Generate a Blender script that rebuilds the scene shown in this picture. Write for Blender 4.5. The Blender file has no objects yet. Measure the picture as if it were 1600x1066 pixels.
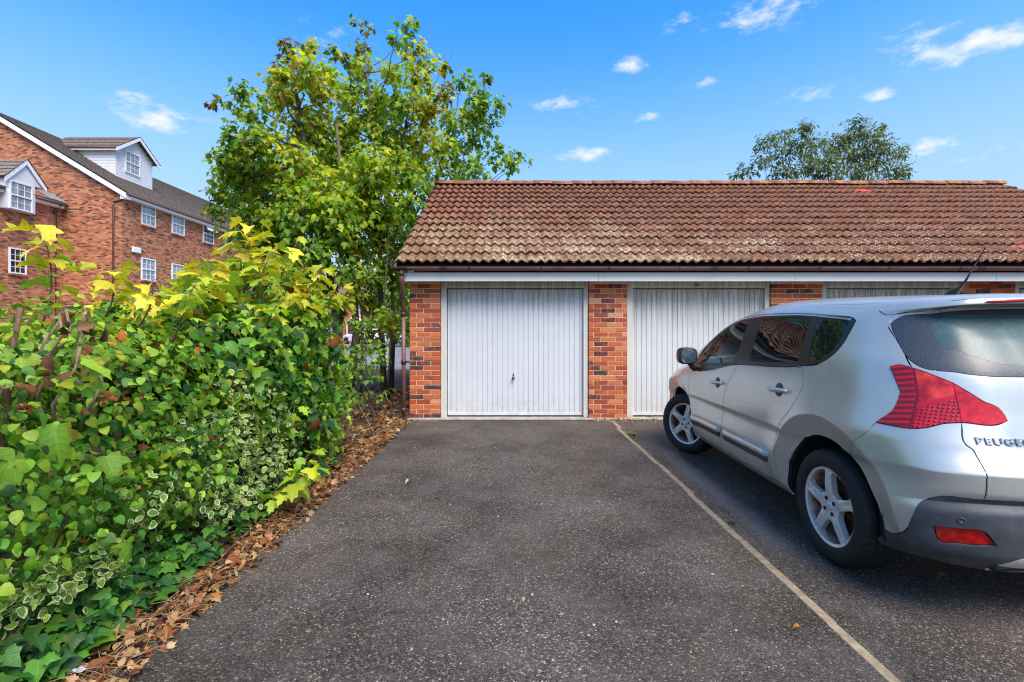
import bpy, bmesh, math, random
import numpy as np
from mathutils import Vector, Matrix
from mathutils.bvhtree import BVHTree
from mathutils.geometry import delaunay_2d_cdt

# ------------------------------------------------------------------ camera, sky, sun, exposure
scene = bpy.context.scene
COL = scene.collection
CAM_H = 1.39
cam_data = bpy.data.cameras.new("camera")
cam_data.sensor_width = 36.0
cam_data.lens = 16.875
cam_data.shift_y = -17.0 / 1600.0
cam_data.clip_start = 0.05
cam_data.clip_end = 3000.0
cam = bpy.data.objects.new("camera", cam_data)
cam.location = (0.0, 0.0, CAM_H)
cam.rotation_euler = (math.radians(90), 0, 0)
COL.objects.link(cam)
scene.camera = cam

SUN_EL, SUN_ROT = math.radians(54), math.radians(150)
world = bpy.data.worlds.new("World")
scene.world = world
world.use_nodes = True
wt = world.node_tree
wt.nodes.clear()
SKY_STRENGTH = 0.096
def build_world():
    N, L = wt.nodes, wt.links
    out = N.new("ShaderNodeOutputWorld")
    bg = N.new("ShaderNodeBackground")
    bg.inputs["Strength"].default_value = SKY_STRENGTH
    sky = N.new("ShaderNodeTexSky")
    sky.sky_type = 'NISHITA'
    sky.sun_disc = False
    sky.sun_elevation = SUN_EL
    sky.sun_rotation = SUN_ROT
    sky.air_density = 1.0
    sky.dust_density = 0.9
    sky.ozone_density = 2.0
    hs = N.new("ShaderNodeHueSaturation")
    hs.inputs["Saturation"].default_value = 1.42
    L.new(sky.outputs[0], hs.inputs["Color"])
    tc = N.new("ShaderNodeTexCoord")
    # milky air low down, the same all the way round
    sx = N.new("ShaderNodeSeparateXYZ"); L.new(tc.outputs["Generated"], sx.inputs[0])
    hz = N.new("ShaderNodeMapRange"); hz.interpolation_type = 'SMOOTHSTEP'
    for k, x in zip(("From Min", "From Max", "To Min", "To Max"), (.06, .56, .98, 0.0)): hz.inputs[k].default_value = x
    L.new(sx.outputs["Z"], hz.inputs["Value"])
    hm = N.new("ShaderNodeMix"); hm.data_type = 'RGBA'
    L.new(hz.outputs[0], hm.inputs["Factor"]); L.new(hs.outputs[0], hm.inputs["A"]); hm.inputs["B"].default_value = (1.5, 1.98, 2.55, 1)
    # broken fair-weather cloud: each one a soft ellipse in direction space, torn up by noise
    nz = N.new("ShaderNodeTexNoise"); nz.inputs["Scale"].default_value = 26; nz.inputs["Detail"].default_value = 6
    nz.inputs["Roughness"].default_value = .62
    mp = N.new("ShaderNodeMapping"); mp.inputs["Scale"].default_value = (1, 1, 2.2)
    L.new(tc.outputs["Generated"], mp.inputs["Vector"]); L.new(mp.outputs[0], nz.inputs["Vector"])
    def direction(px, py):
        return Vector(((px - 800) / 750, 1, (516 - py) / 750)).normalized()
    spots = [(235, 178, 46, 19, .7), (885, 165, 44, 11, .7), (985, 101, 26, 9, .75), (918, 241, 44, 10, .8),
             (1008, 185, 20, 6, .7), (1200, 20, 52, 20, .62), (1535, 64, 66, 15, .9), (1272, 148, 38, 10, .5),
             (1376, 148, 22, 7, .6), (1452, 228, 26, 9, .7), (520, 58, 50, 16, .32), (1080, 34, 34, 12, .35),
             (1095, 130, 22, 8, .35), (300, 186, 40, 12, .35), (1560, 236, 60, 10, .25), (1440, 52, 40, 14, .4)]
    dirs = [(direction(a, b), c / 750, d / 750, e) for a, b, c, d, e in spots]
    rr = random.Random(11)
    while len(dirs) < 26:                                   # the same kind of sky all the way round
        az = rr.uniform(0, 2 * math.pi); el = rr.uniform(.22, .75)
        d = Vector((math.sin(az) * math.cos(el), math.cos(az) * math.cos(el), math.sin(el)))
        if d.y > .45 and abs(d.x) < 1.2 * d.y: continue
        dirs.append((d, rr.uniform(.05, .14), rr.uniform(.015, .035), rr.uniform(.3, .9)))
    total = None
    for d, sx, sz, a in dirs:
        sb = N.new("ShaderNodeVectorMath"); sb.operation = 'SUBTRACT'; sb.inputs[1].default_value = d
        L.new(tc.outputs["Generated"], sb.inputs[0])
        sc = N.new("ShaderNodeVectorMath"); sc.operation = 'MULTIPLY'; sc.inputs[1].default_value = (1 / sx, 1 / sx, 1 / sz)
        L.new(sb.outputs[0], sc.inputs[0])
        ln = N.new("ShaderNodeVectorMath"); ln.operation = 'LENGTH'; L.new(sc.outputs[0], ln.inputs[0])
        mr = N.new("ShaderNodeMapRange"); mr.interpolation_type = 'SMOOTHSTEP'
        mr.inputs["From Min"].default_value = 1.5; mr.inputs["From Max"].default_value = 0.0
        mr.inputs["To Min"].default_value = 0; mr.inputs["To Max"].default_value = a
        L.new(ln.outputs["Value"], mr.inputs["Value"])
        if total is None: total = mr.outputs[0]
        else:
            mx = N.new("ShaderNodeMath"); mx.operation = 'MAXIMUM'
            L.new(total, mx.inputs[0]); L.new(mr.outputs[0], mx.inputs[1]); total = mx.outputs[0]
    # density = ellipse - noise
    m1 = N.new("ShaderNodeMapRange"); m1.inputs["From Min"].default_value = .3; m1.inputs["From Max"].default_value = .7
    m1.inputs["To Min"].default_value = .45; m1.inputs["To Max"].default_value = -.5
    L.new(nz.outputs["Fac"], m1.inputs["Value"])
    ad = N.new("ShaderNodeMath"); ad.operation = 'SUBTRACT'; L.new(total, ad.inputs[0]); L.new(m1.outputs[0], ad.inputs[1])
    m2 = N.new("ShaderNodeMapRange"); m2.interpolation_type = 'SMOOTHSTEP'
    m2.inputs["From Min"].default_value = .12; m2.inputs["From Max"].default_value = 1.25
    L.new(ad.outputs[0], m2.inputs["Value"])
    gate = N.new("ShaderNodeMath"); gate.operation = 'MULTIPLY'
    g2 = N.new("ShaderNodeMapRange"); g2.inputs["From Max"].default_value = .22
    L.new(total, g2.inputs["Value"]); L.new(m2.outputs[0], gate.inputs[0]); L.new(g2.outputs[0], gate.inputs[1])
    mix = N.new("ShaderNodeMix"); mix.data_type = 'RGBA'
    L.new(gate.outputs[0], mix.inputs["Factor"])
    L.new(hm.outputs["Result"], mix.inputs["A"]); mix.inputs["B"].default_value = (2.75, 2.85, 3.05, 1)
    L.new(mix.outputs["Result"], bg.inputs["Color"])
    L.new(bg.outputs[0], out.inputs["Surface"])
build_world()

sun_data = bpy.data.lights.new("sun", 'SUN')
sun_data.energy = 1.5
sun_data.angle = math.radians(38)
sun_data.color = (1.0, .915, .79)
sun = bpy.data.objects.new("sun", sun_data)
sd = Vector((math.sin(SUN_ROT) * math.cos(SUN_EL), math.cos(SUN_ROT) * math.cos(SUN_EL), math.sin(SUN_EL)))
sun.rotation_euler = sd.to_track_quat('Z', 'Y').to_euler()
sun.location = (0, -5, 20)
COL.objects.link(sun)

scene.view_settings.view_transform = 'Standard'
scene.view_settings.look = 'None'
scene.view_settings.gamma = 1.0
scene.view_settings.exposure = 1.86
scene.view_settings.use_curve_mapping = False
scene.render.engine = 'CYCLES'
scene.cycles.use_denoising = True
scene.cycles.max_bounces = 8
scene.cycles.filter_width = 1.15
scene.cycles.transparent_max_bounces = 16

# ------------------------------------------------------------------ helpers
random.seed(7)
RNG = np.random.default_rng(7)

def origin(o):
    v = Vector((0, 0, 0))
    while o is not None:
        v += o.location; o = o.parent
    return v

def tag(o, label=None, cat=None, group=None, kind=None):
    if label: o["label"] = label
    if cat: o["category"] = cat
    if group: o["group"] = group
    if kind: o["kind"] = kind
    return o

def thing(name, loc, label, cat, group=None, rz=0.0):
    o = bpy.data.objects.new(name, None)
    o.empty_display_size = .2
    o.location = loc
    o.rotation_euler = (0, 0, rz)
    COL.objects.link(o)
    return tag(o, label, cat, group)

def mesh_of(name, verts, faces, mats, midx=None, smooth=False):
    me = bpy.data.meshes.new(name)
    me.from_pydata([tuple(v) for v in verts], [], faces)
    for m in (mats if isinstance(mats, (list, tuple)) else [mats]): me.materials.append(m)
    if midx is not None: me.polygons.foreach_set("material_index", midx)
    if smooth: me.polygons.foreach_set("use_smooth", [True] * len(faces))
    me.update()
    return me

def link(name, me, parent=None, loc=None):
    o = bpy.data.objects.new(name, me)
    if parent is not None: o.parent = parent
    if loc is not None: o.location = loc
    COL.objects.link(o)
    return o

class MB:
    """collects shapes in world (or thing-local) coordinates into ONE mesh"""
    def __init__(s): s.v = []; s.f = []; s.sm = []
    def add(s, vs, fs, smooth=False):
        b = len(s.v); s.v += [Vector(v) for v in vs]
        s.f += [tuple(b + i for i in f) for f in fs]; s.sm += [smooth] * len(fs)
        return s
    def box(s, x0, x1, y0, y1, z0, z1, c=0.0):
        if c <= 0:
            return s.add([(x0,y0,z0),(x1,y0,z0),(x1,y1,z0),(x0,y1,z0),(x0,y0,z1),(x1,y0,z1),(x1,y1,z1),(x0,y1,z1)],
                [(3,2,1,0),(4,5,6,7),(0,1,5,4),(1,2,6,5),(2,3,7,6),(3,0,4,7)])
        bm = bmesh.new()
        bmesh.ops.create_cube(bm, size=1)
        for v in bm.verts:
            v.co = Vector((x0 + (v.co.x + .5) * (x1 - x0), y0 + (v.co.y + .5) * (y1 - y0), z0 + (v.co.z + .5) * (z1 - z0)))
        bmesh.ops.bevel(bm, geom=bm.edges[:], offset=c, segments=1, affect='EDGES', profile=.5)
        bm.verts.index_update()
        s.add([v.co.copy() for v in bm.verts], [[v.index for v in f.verts] for f in bm.faces])
        bm.free(); return s
    def quad(s, a, b, c, d): return s.add([a, b, c, d], [(0, 1, 2, 3)])
    def prism(s, poly, axis, a, b):
        """poly: 2-D outline (ccw seen against +axis), extruded from a to b along axis 0/1/2"""
        def p3(p, t):
            q = list(p); q.insert(axis, t); return q
        n = len(poly)
        vs = [p3(p, a) for p in poly] + [p3(p, b) for p in poly]
        fs = [tuple(range(n))[::-1], tuple(range(n, 2 * n))] + [(i, (i + 1) % n, n + (i + 1) % n, n + i) for i in range(n)]
        return s.add(vs, fs)
    def tube(s, pts, rad, n=8, cap=True, smooth=True):
        pts = [Vector(p) for p in pts]
        if not isinstance(rad, (list, tuple)): rad = [rad] * len(pts)
        vs = []; up = None
        for i, p in enumerate(pts):
            t = (pts[min(i + 1, len(pts) - 1)] - pts[max(i - 1, 0)])
            t = t.normalized() if t.length > 1e-9 else Vector((0, 0, 1))
            if up is None: up = Vector((0, 0, 1)) if abs(t.z) < .9 else Vector((1, 0, 0))
            a = t.cross(up)
            if a.length < 1e-6: a = t.orthogonal()
            a.normalize(); b = t.cross(a); up = -b if False else up
            for k in range(n):
                g = 2 * math.pi * k / n
                vs.append(p + (a * math.cos(g) + b * math.sin(g)) * rad[i])
        fs = []
        for i in range(len(pts) - 1):
            for k in range(n):
                fs.append((i * n + k, i * n + (k + 1) % n, (i + 1) * n + (k + 1) % n, (i + 1) * n + k))
        s.add(vs, fs, smooth)
        if cap:
            b0 = len(s.v) - len(vs)
            s.f.append(tuple(b0 + k for k in range(n))[::-1]); s.sm.append(False)
            e = b0 + (len(pts) - 1) * n
            s.f.append(tuple(e + k for k in range(n))); s.sm.append(False)
        return s
    def lathe(s, prof, center, axis=2, n=32, smooth=True, closed=False):
        """prof: (radius, along) points"""
        c = Vector(center); vs = []
        for r, t in prof:
            for k in range(n):
                g = 2 * math.pi * k / n
                q = [r * math.cos(g), r * math.sin(g)]; q.insert(axis, t); vs.append(c + Vector(q))
        fs = []
        for i in range(len(prof) - (0 if closed else 1)):
            j = (i + 1) % len(prof)
            for k in range(n): fs.append((i * n + k, i * n + (k + 1) % n, j * n + (k + 1) % n, j * n + k))
        return s.add(vs, fs, smooth)
    def build(s, name, mat, parent=None, smooth=None, local=False):
        off = Vector((0, 0, 0)) if (parent is None or local) else origin(parent)
        me = mesh_of(name, [v - off for v in s.v], s.f, mat)
        me.polygons.foreach_set("use_smooth", s.sm if smooth is None else [smooth] * len(s.f))
        return link(name, me, parent)

# ------------------------------------------------------------------ materials
class NT:
    def __init__(s, name):
        s.m = bpy.data.materials.new(name); s.m.use_nodes = True
        s.t = s.m.node_tree; s.t.nodes.clear()
        s.out = s.t.nodes.new("ShaderNodeOutputMaterial")
    def n(s, typ, **kw):
        nd = s.t.nodes.new(typ)
        for k, v in kw.items(): setattr(nd, k, v)
        return nd
    def l(s, a, b): s.t.links.new(a, b)
    def set(s, nd, **kw):
        for k, v in kw.items():
            key = k.replace("_", " ")
            if hasattr(v, "links") and hasattr(v, "node"): s.l(v, nd.inputs[key])
            else: nd.inputs[key].default_value = v
        return nd
    def pos(s, kind="Position"):
        if kind == "Position": return s.n("ShaderNodeNewGeometry").outputs["Position"]
        return s.n("ShaderNodeTexCoord").outputs[kind]
    def map(s, vec, scale=(1, 1, 1), loc=(0, 0, 0)):
        m = s.n("ShaderNodeMapping"); s.l(vec, m.inputs["Vector"])
        m.inputs["Scale"].default_value = scale; m.inputs["Location"].default_value = loc
        return m.outputs[0]
    def noise(s, vec, scale, detail=4, rough=.6, out="Fac"):
        n = s.n("ShaderNodeTexNoise"); s.l(vec, n.inputs["Vector"])
        n.inputs["Scale"].default_value = scale; n.inputs["Detail"].default_value = detail; n.inputs["Roughness"].default_value = rough
        return n.outputs[out]
    def vor(s, vec, scale, out="Distance", feature='F1', rnd=1.0):
        n = s.n("ShaderNodeTexVoronoi"); n.feature = feature; s.l(vec, n.inputs["Vector"])
        n.inputs["Scale"].default_value = scale; n.inputs["Randomness"].default_value = rnd
        return n.outputs[out]
    def ramp(s, fac, stops, interp='LINEAR'):
        r = s.n("ShaderNodeValToRGB"); cr = r.color_ramp; cr.interpolation = interp
        while len(cr.elements) < len(stops): cr.elements.new(.5)
        for e, (p, c) in zip(cr.elements, stops):
            e.position = p
            e.color = (c, c, c, 1) if isinstance(c, (int, float)) else (*c[:3], 1)
        s.l(fac, r.inputs[0]); return r.outputs["Color"]
    def mr(s, v, a, b, c=0.0, d=1.0, smooth=False):
        m = s.n("ShaderNodeMapRange")
        if smooth: m.interpolation_type = 'SMOOTHSTEP'
        s.l(v, m.inputs["Value"])
        for k, x in zip(("From Min", "From Max", "To Min", "To Max"), (a, b, c, d)): m.inputs[k].default_value = x
        return m.outputs[0]
    def math(s, op, a, b=None):
        m = s.n("ShaderNodeMath", operation=op)
        for i, x in enumerate((a, b)):
            if x is None: continue
            if hasattr(x, "links"): s.l(x, m.inputs[i])
            else: m.inputs[i].default_value = x
        return m.outputs[0]
    def mix(s, fac, a, b, blend='MIX'):
        m = s.n("ShaderNodeMix", data_type='RGBA', blend_type=blend)
        for k, x in (("Factor", fac), ("A", a), ("B", b)):
            if hasattr(x, "links"): s.l(x, m.inputs[k])
            elif k == "Factor": m.inputs[k].default_value = x
            else: m.inputs[k].default_value = (*x[:3], 1)
        return m.outputs["Result"]
    def sep(s, vec):
        n = s.n("ShaderNodeSeparateXYZ"); s.l(vec, n.inputs[0]); return n.outputs
    def comb(s, x, y, z):
        n = s.n("ShaderNodeCombineXYZ")
        for i, v in enumerate((x, y, z)):
            if hasattr(v, "links"): s.l(v, n.inputs[i])
            else: n.inputs[i].default_value = v
        return n.outputs[0]
    def bump(s, h, strength=.3, dist=.01):
        b = s.n("ShaderNodeBump"); s.l(h, b.inputs["Height"])
        b.inputs["Strength"].default_value = strength; b.inputs["Distance"].default_value = dist
        return b.outputs[0]
    def bsdf(s, color, rough=.6, normal=None, **kw):
        p = s.n("ShaderNodeBsdfPrincipled")
        for k, x in (("Base Color", color), ("Roughness", rough), ("Normal", normal)):
            if x is None: continue
            if hasattr(x, "links"): s.l(x, p.inputs[k])
            else: p.inputs[k].default_value = (*x[:3], 1) if k == "Base Color" else x
        for k, x in kw.items():
            key = k.replace("_", " ")
            if hasattr(x, "links"): s.l(x, p.inputs[key])
            else: p.inputs[key].default_value = x
        return p.outputs[0]
    def done(s, shader): s.l(shader, s.out.inputs["Surface"]); return s.m

def simple(name, col, rough=.6, var=.25, scale=8, bump=.15, bscale=60, metal=0.0, **kw):
    """plain surface with blotchy tone and a fine relief"""
    t = NT(name); p = t.pos("Object")
    a = t.noise(p, scale, 5, .65)
    c = t.mix(t.mr(a, .3, .7), [x * (1 - var) for x in col], [min(1, x * (1 + var * .6)) for x in col])
    nrm = t.bump(t.noise(p, bscale, 4, .6), bump, .004) if bump else None
    return t.done(t.bsdf(c, rough, nrm, Metallic=metal, **kw))

def srgb(r, g, b):
    f = lambda u: (u / 255 / 12.92) if u / 255 <= .04045 else ((u / 255 + .055) / 1.055) ** 2.4
    return (f(r), f(g), f(b))
# ------------------------------------------------------------------ ground and driveway
def mat_asphalt():
    t = NT("asphalt"); p = t.pos()
    vc = t.n("ShaderNodeTexVoronoi"); t.l(p, vc.inputs["Vector"]); vc.inputs["Scale"].default_value = 118
    g = t.sep(vc.outputs["Color"])[0]
    d = vc.outputs["Distance"]
    base = t.ramp(g, [(0, (.016, .0145, .0145)), (.42, (.045, .040, .040)), (.70, (.105, .093, .086)), (.87, (.18, .145, .115)), (.96, (.32, .26, .20)), (1, (.48, .41, .34))])
    v2 = t.n("ShaderNodeTexVoronoi"); t.l(p, v2.inputs["Vector"]); v2.inputs["Scale"].default_value = 250
    g2 = t.sep(v2.outputs["Color"])[1]
    fine = t.ramp(g2, [(0, (.018, .017, .017)), (.55, (.06, .053, .053)), (.86, (.12, .105, .095)), (1, (.26, .22, .185))])
    col = t.mix(t.mr(t.noise(p, 40, 3), .45, .65, 0, .7), base, fine)
    # binder left round each chip
    col = t.mix(t.mr(d, .25, .62, 0, .6), col, (.036, .032, .032))
    big = t.noise(p, .75, 5, .6)
    col = t.mix(t.mr(big, .38, .62), t.mix(1, col, (.80, .745, .66), 'MULTIPLY'), t.mix(1, col, (1.60, 1.50, 1.34), 'MULTIPLY'))
    # worn greyer dust where nothing drives over it, brown wash, damp
    x, y, z = t.sep(p)
    dust = t.math('MULTIPLY', t.mr(t.noise(p, 2.3, 6, .7), .44, .72), .40)
    col = t.mix(dust, col, (.165, .145, .135))
    brown = t.math('MULTIPLY', t.mr(t.noise(t.map(p, (1, 1, 1), (9, 4, 0)), 1.5, 5, .65), .48, .72), .32)
    col = t.mix(brown, col, (.10, .068, .045))
    band = t.math('SUBTRACT', 1.0, t.mr(t.math('ABSOLUTE', t.math('SUBTRACT', x, t.math('ADD', 1.70, t.math('MULTIPLY', t.noise(p, 1.7, 3), .12)))), .03, .15, smooth=True))
    band = t.math('MULTIPLY', band, t.mr(y, 2.5, 3.4, smooth=True))
    band = t.math('MULTIPLY', band, t.mr(y, 6.2, 4.8, smooth=True))
    col = t.mix(t.math('MULTIPLY', band, .42), col, (.26, .235, .215))
    damp = t.mr(t.noise(t.map(p, (1, 1, 1), (3, 17, 0)), 1.15, 5, .7), .55, .70)
    col = t.mix(t.math('MULTIPLY', damp, .35), col, (.03, .026, .026))
    h = t.math('ADD', t.math('MULTIPLY', t.mr(d, 0, .6, 1, 0), .8), t.math('MULTIPLY', g, .35))
    rough = t.mr(t.noise(p, 3, 4), .3, .7, .62, .9)
    return t.done(t.bsdf(col, rough, t.bump(h, .85, .006), Specular_IOR_Level=.2))
M_ASPHALT = mat_asphalt()

def mat_soil():
    t = NT("soil"); p = t.pos()
    a = t.noise(p, 18, 8, .7); b = t.noise(p, 1.4, 4)
    c = t.ramp(a, [(.25, (.022, .013, .007)), (.5, (.085, .045, .02)), (.75, (.19, .105, .045))])
    c = t.mix(t.mr(b, .4, .65, 0, .5), c, (.05, .045, .02))
    return t.done(t.bsdf(c, .95, t.bump(a, .8, .03)))
M_SOIL = mat_soil()
M_CONC = simple("edging_concrete", (.30, .225, .14), .85, .45, 14, .35, 120)
M_CONC_GREY = simple("threshold_concrete", (.34, .31, .265), .9, .4, 9, .4, 90)

g = MB(); g.quad((-1500, -1500, -.012), (1500, -1500, -.012), (1500, 1500, -.012), (-1500, 1500, -.012))
tag(g.build("ground", M_SOIL), "brown soil ground around the trees and hedge", kind="structure")

def build_driveway():
    rr = random.Random(3)
    left = []
    y = -6.0
    while y < 7.40:
        left.append((-1.60 + rr.uniform(-.035, .03) + .03 * math.sin(y * 1.9), y)); y += .09
    left.append((-1.58, 7.405))
    vs = []; fs = []
    for i, (x, y) in enumerate(left):
        vs += [(x, y, -.03), (x + .012, y, -.002), (x + .05, y, .0), (14.0, y, 0)]
        if i:
            b = (i - 1) * 4
            for k in range(3): fs.append((b + k, b + k + 1, b + 5 + k, b + 4 + k))
    o = link("driveway", mesh_of("driveway", vs, fs, M_ASPHALT))
    tag(o, "dark worn asphalt driveway in front of the garages", kind="structure")
    # flush concrete edging laid between the two bays, block by block
    y = -1.35; X = 1.517
    while y < 7.30:
        L = min(.905, 7.36 - y)
        m = MB(); j = rr.uniform(-.006, .006)
        m.box(X - .0255, X + .0255, y + .004, y + L - .004, -.05, .004, .003)
        e = m.build("edging_block", M_CONC, o); e.location.x += j; e.rotation_euler = (0, 0, rr.uniform(-.003, .003))
        y += L
    return o
DRIVE = build_driveway()

# car park seen beyond the trees, on its own level
M_FARTAR = simple("far_tarmac", (.20, .19, .19), .9, .3, .6, .2, 30)
g = MB(); g.quad((-24, 17, -.006), (-2, 17, -.006), (-2, 60, -.006), (-24, 60, -.006))
tag(g.build("car_park_surface", M_FARTAR), "grey car park surface beyond the trees", kind="structure")

# ------------------------------------------------------------------ garage block
def mat_brick_piece():
    t = NT("brick_piece")
    oi = t.n("ShaderNodeObjectInfo").outputs["Random"]
    p = t.pos()
    c = t.ramp(oi, [(0, srgb(182, 92, 48)), (.16, srgb(168, 76, 38)), (.32, srgb(190, 106, 60)), (.46, srgb(152, 66, 36)), (.60, srgb(194, 120, 72)),
                    (.72, srgb(174, 86, 44)), (.775, srgb(206, 140, 104)), (.81, srgb(128, 66, 46)), (.87, srgb(142, 70, 46)), (1, srgb(120, 62, 46))], 'CONSTANT')
    n1 = t.noise(p, 26, 6, .7)
    dark = t.math('MULTIPLY', t.mr(n1, .50, .68), t.mr(t.math('FRACT', t.math('MULTIPLY', oi, 7.31)), .45, .8))
    c = t.mix(t.math('MULTIPLY', dark, .8), c, srgb(64, 46, 44))
    burnt = t.math('MULTIPLY', t.mr(oi, .80, .812), t.mr(t.noise(p, 13, 5, .7), .40, .54))
    c = t.mix(t.math('MULTIPLY', burnt, .92), c, srgb(54, 42, 41))
    pale = t.mr(t.noise(p, 9, 5, .7), .58, .8)
    c = t.mix(t.math('MULTIPLY', pale, .5), c, srgb(214, 160, 124))
    h = t.noise(p, 120, 5, .7)
    return t.done(t.bsdf(c, .88, t.bump(h, .55, .004)))
M_BRICK = mat_brick_piece()

def mat_brickwork(name, scale_len=.225, course=.075, mortar=(.42, .33, .25), stops=None, bump=.5, dirt=.0):
    """brick wall for surfaces too far or hidden to lay brick by brick; works on x- and y-facing walls"""
    t = NT(name); p = t.pos(); x, y, z = t.sep(p)
    v = t.comb(t.math('ADD', x, y), z, 0.0)
    b = t.n("ShaderNodeTexBrick"); t.l(v, b.inputs["Vector"])
    b.inputs["Color1"].default_value = (0, 0, 0, 1); b.inputs["Color2"].default_value = (1, 1, 1, 1)
    b.inputs["Mortar"].default_value = (.5, .5, .5, 1)
    b.inputs["Scale"].default_value = 1.0; b.inputs["Brick Width"].default_value = scale_len; b.inputs["Row Height"].default_value = course
    b.inputs["Mortar Size"].default_value = .006; b.inputs["Mortar Smooth"].default_value = .2; b.inputs["Bias"].default_value = 0
    c = t.ramp(b.outputs["Color"], stops, 'CONSTANT')
    n1 = t.noise(p, 3.0, 5, .7)
    c = t.mix(t.mr(n1, .4, .7, 0, .30), c, t.mix(1, c, (1.35, 1.15, 1.05), 'MULTIPLY'))
    c = t.mix(b.outputs["Fac"], c, mortar)
    hgt = t.math('SUBTRACT', t.math('MULTIPLY', t.noise(p, 60, 4), .3), b.outputs["Fac"])
    return t.done(t.bsdf(c, .9, t.bump(hgt, bump, .008)))
B_STOPS = [(0, srgb(80, 52, 46)), (.2, srgb(156, 66, 42)), (.42, srgb(178, 88, 54)), (.6, srgb(168, 76, 46)), (.8, srgb(190, 108, 70))]
M_GARAGE_WALL = mat_brickwork("garage_brickwork", stops=B_STOPS)
M_MORTAR = simple("mortar", srgb(214, 190, 164), .95, .3, 20, .5, 140)

def mat_white_paint(name, base, stain_z=None, stain=.8, rough=.45):
    t = NT(name); p = t.pos(); x, y, z = t.sep(p)
    c = t.mix(t.mr(t.noise(p, 2.2, 5, .6), .35, .7, 0, .35), base, [k * .86 for k in base])
    # algae streaks that run down from the top edge, rust freckles, chipped spots
    if stain_z:
        st = t.noise(t.map(p, (34, 1, 1.3)), 1.0, 5, .7)
        m = t.math('MULTIPLY', t.mr(st, .40, .58), t.math('POWER', t.mr(z, stain_z[0], stain_z[1]), 1.5))
        c = t.mix(t.math('MULTIPLY', m, stain), c, srgb(104, 92, 62))
        f = t.math('MULTIPLY', t.mr(z, stain_z[0] + .15, stain_z[1], smooth=True), .30)
        c = t.mix(f, c, srgb(186, 178, 156))
        lo = t.math('MULTIPLY', t.mr(z, .40, .06), t.mr(t.noise(p, 7, 5, .7), .42, .7))
        c = t.mix(t.math('MULTIPLY', lo, .5), c, srgb(150, 138, 116))
    chip = t.mr(t.noise(p, 21, 3, .5), .745, .77)
    c = t.mix(chip, c, srgb(84, 66, 54))
    return t.done(t.bsdf(c, rough, t.bump(t.noise(p, 70, 3), .12, .003)))
M_DOOR = mat_white_paint("garage_door_paint", srgb(203, 204, 206), (1.5, 2.06), .75, .4)
M_DOOR_OLD = mat_white_paint("garage_door_paint_aged", srgb(203, 202, 199), (1.25, 2.06), 1.0, .45)
M_FRAME = mat_white_paint("door_frame_paint", srgb(200, 197, 188), (1.7, 2.12), .75, .55)
M_FASCIA = mat_white_paint("fascia_paint", srgb(214, 213, 208), None, .5, .45)
M_GUTTER = simple("gutter_plastic", srgb(116, 78, 76), .42, .3, 7, .1, 80)
M_GUTTER_DARK = simple("gutter_clip_plastic", srgb(70, 44, 42), .5, .3, 7, .1, 80)
M_BLACK = simple("black_metal", (.012, .012, .012), .45, .3, 30, .1)
M_BRASS = simple("aged_brass", srgb(120, 96, 56), .35, .4, 60, .15, 200, metal=.8)

def mat_tile(name, base, dark, lich=1.0):
    t = NT(name); p = t.pos(); x, y, z = t.sep(p)
    a = t.noise(p, 6.0, 6, .7)
    c = t.mix(t.mr(a, .32, .68), dark, base)
    fine = t.noise(p, 55, 5, .75)
    c = t.mix(t.mr(fine, .45, .75, 0, .35), c, [min(1, k * 1.45) for k in base])
    # sooty blotches scattered over all courses
    c = t.mix(t.math('MULTIPLY', t.mr(t.noise(p, 2.1, 5, .7), .45, .72), .35), c, (.06, .042, .036))
    low = t.mr(z, 4.3, 2.5, .05, 1.0, True)
    lft = t.mr(x, 7.5, -1.0, .42, 1.0, True)
    k = t.math('MULTIPLY', low, lft)
    # pale crusted lichen in rosettes
    l1 = t.noise(p, 42, 5, .65); l2 = t.noise(p, 2.0, 4, .6)
    th = t.math('ADD', t.math('MULTIPLY', k, .148), t.math('MULTIPLY', t.math('SUBTRACT', l2, .5), .34))
    ax = t.math('ADD', t.math('MULTIPLY', t.math('SUBTRACT', y, 7.185), .8557), t.math('MULTIPLY', t.math('SUBTRACT', z, 2.375), .5174))
    fr = t.math('FRACT', t.math('DIVIDE', ax, .3410))
    th = t.math('ADD', th, t.math('MULTIPLY', t.math('SUBTRACT', t.mr(fr, .0, .55, 1.0, 0.0), .4), t.math('MULTIPLY', k, .11)))     # crusts grow best along the drip edge
    crust = t.mr(t.math('ADD', l1, th), .65, .675)
    c = t.mix(t.math('MULTIPLY', crust, .92 * lich), c, srgb(218, 194, 164))
    # ochre moss
    mo = t.mr(t.math('ADD', t.noise(p, 17, 6, .7), t.math('MULTIPLY', t.math('MULTIPLY', k, t.mr(x, 3.5, -1.8)), .24)), .63, .72)
    c = t.mix(t.math('MULTIPLY', mo, .75 * lich), c, srgb(112, 80, 34))
    # scattered white spots over the whole roof
    sp = t.mr(t.noise(t.map(p, (1, 1, 1), (5, 5, 5)), 34, 4, .6), .66, .70)
    c = t.mix(t.math('MULTIPLY', sp, .7 * lich), c, srgb(226, 205, 180))
    h = t.math('ADD', fine, t.math('MULTIPLY', crust, .5))
    return t.done(t.bsdf(c, .9, t.bump(h, .6, .006)))
M_TILE = mat_tile("roof_tile", srgb(143, 90, 64), srgb(78, 48, 36))
M_TILE_RED = mat_tile("roof_tile_new", srgb(206, 92, 66), srgb(182, 72, 50), .25)
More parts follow.
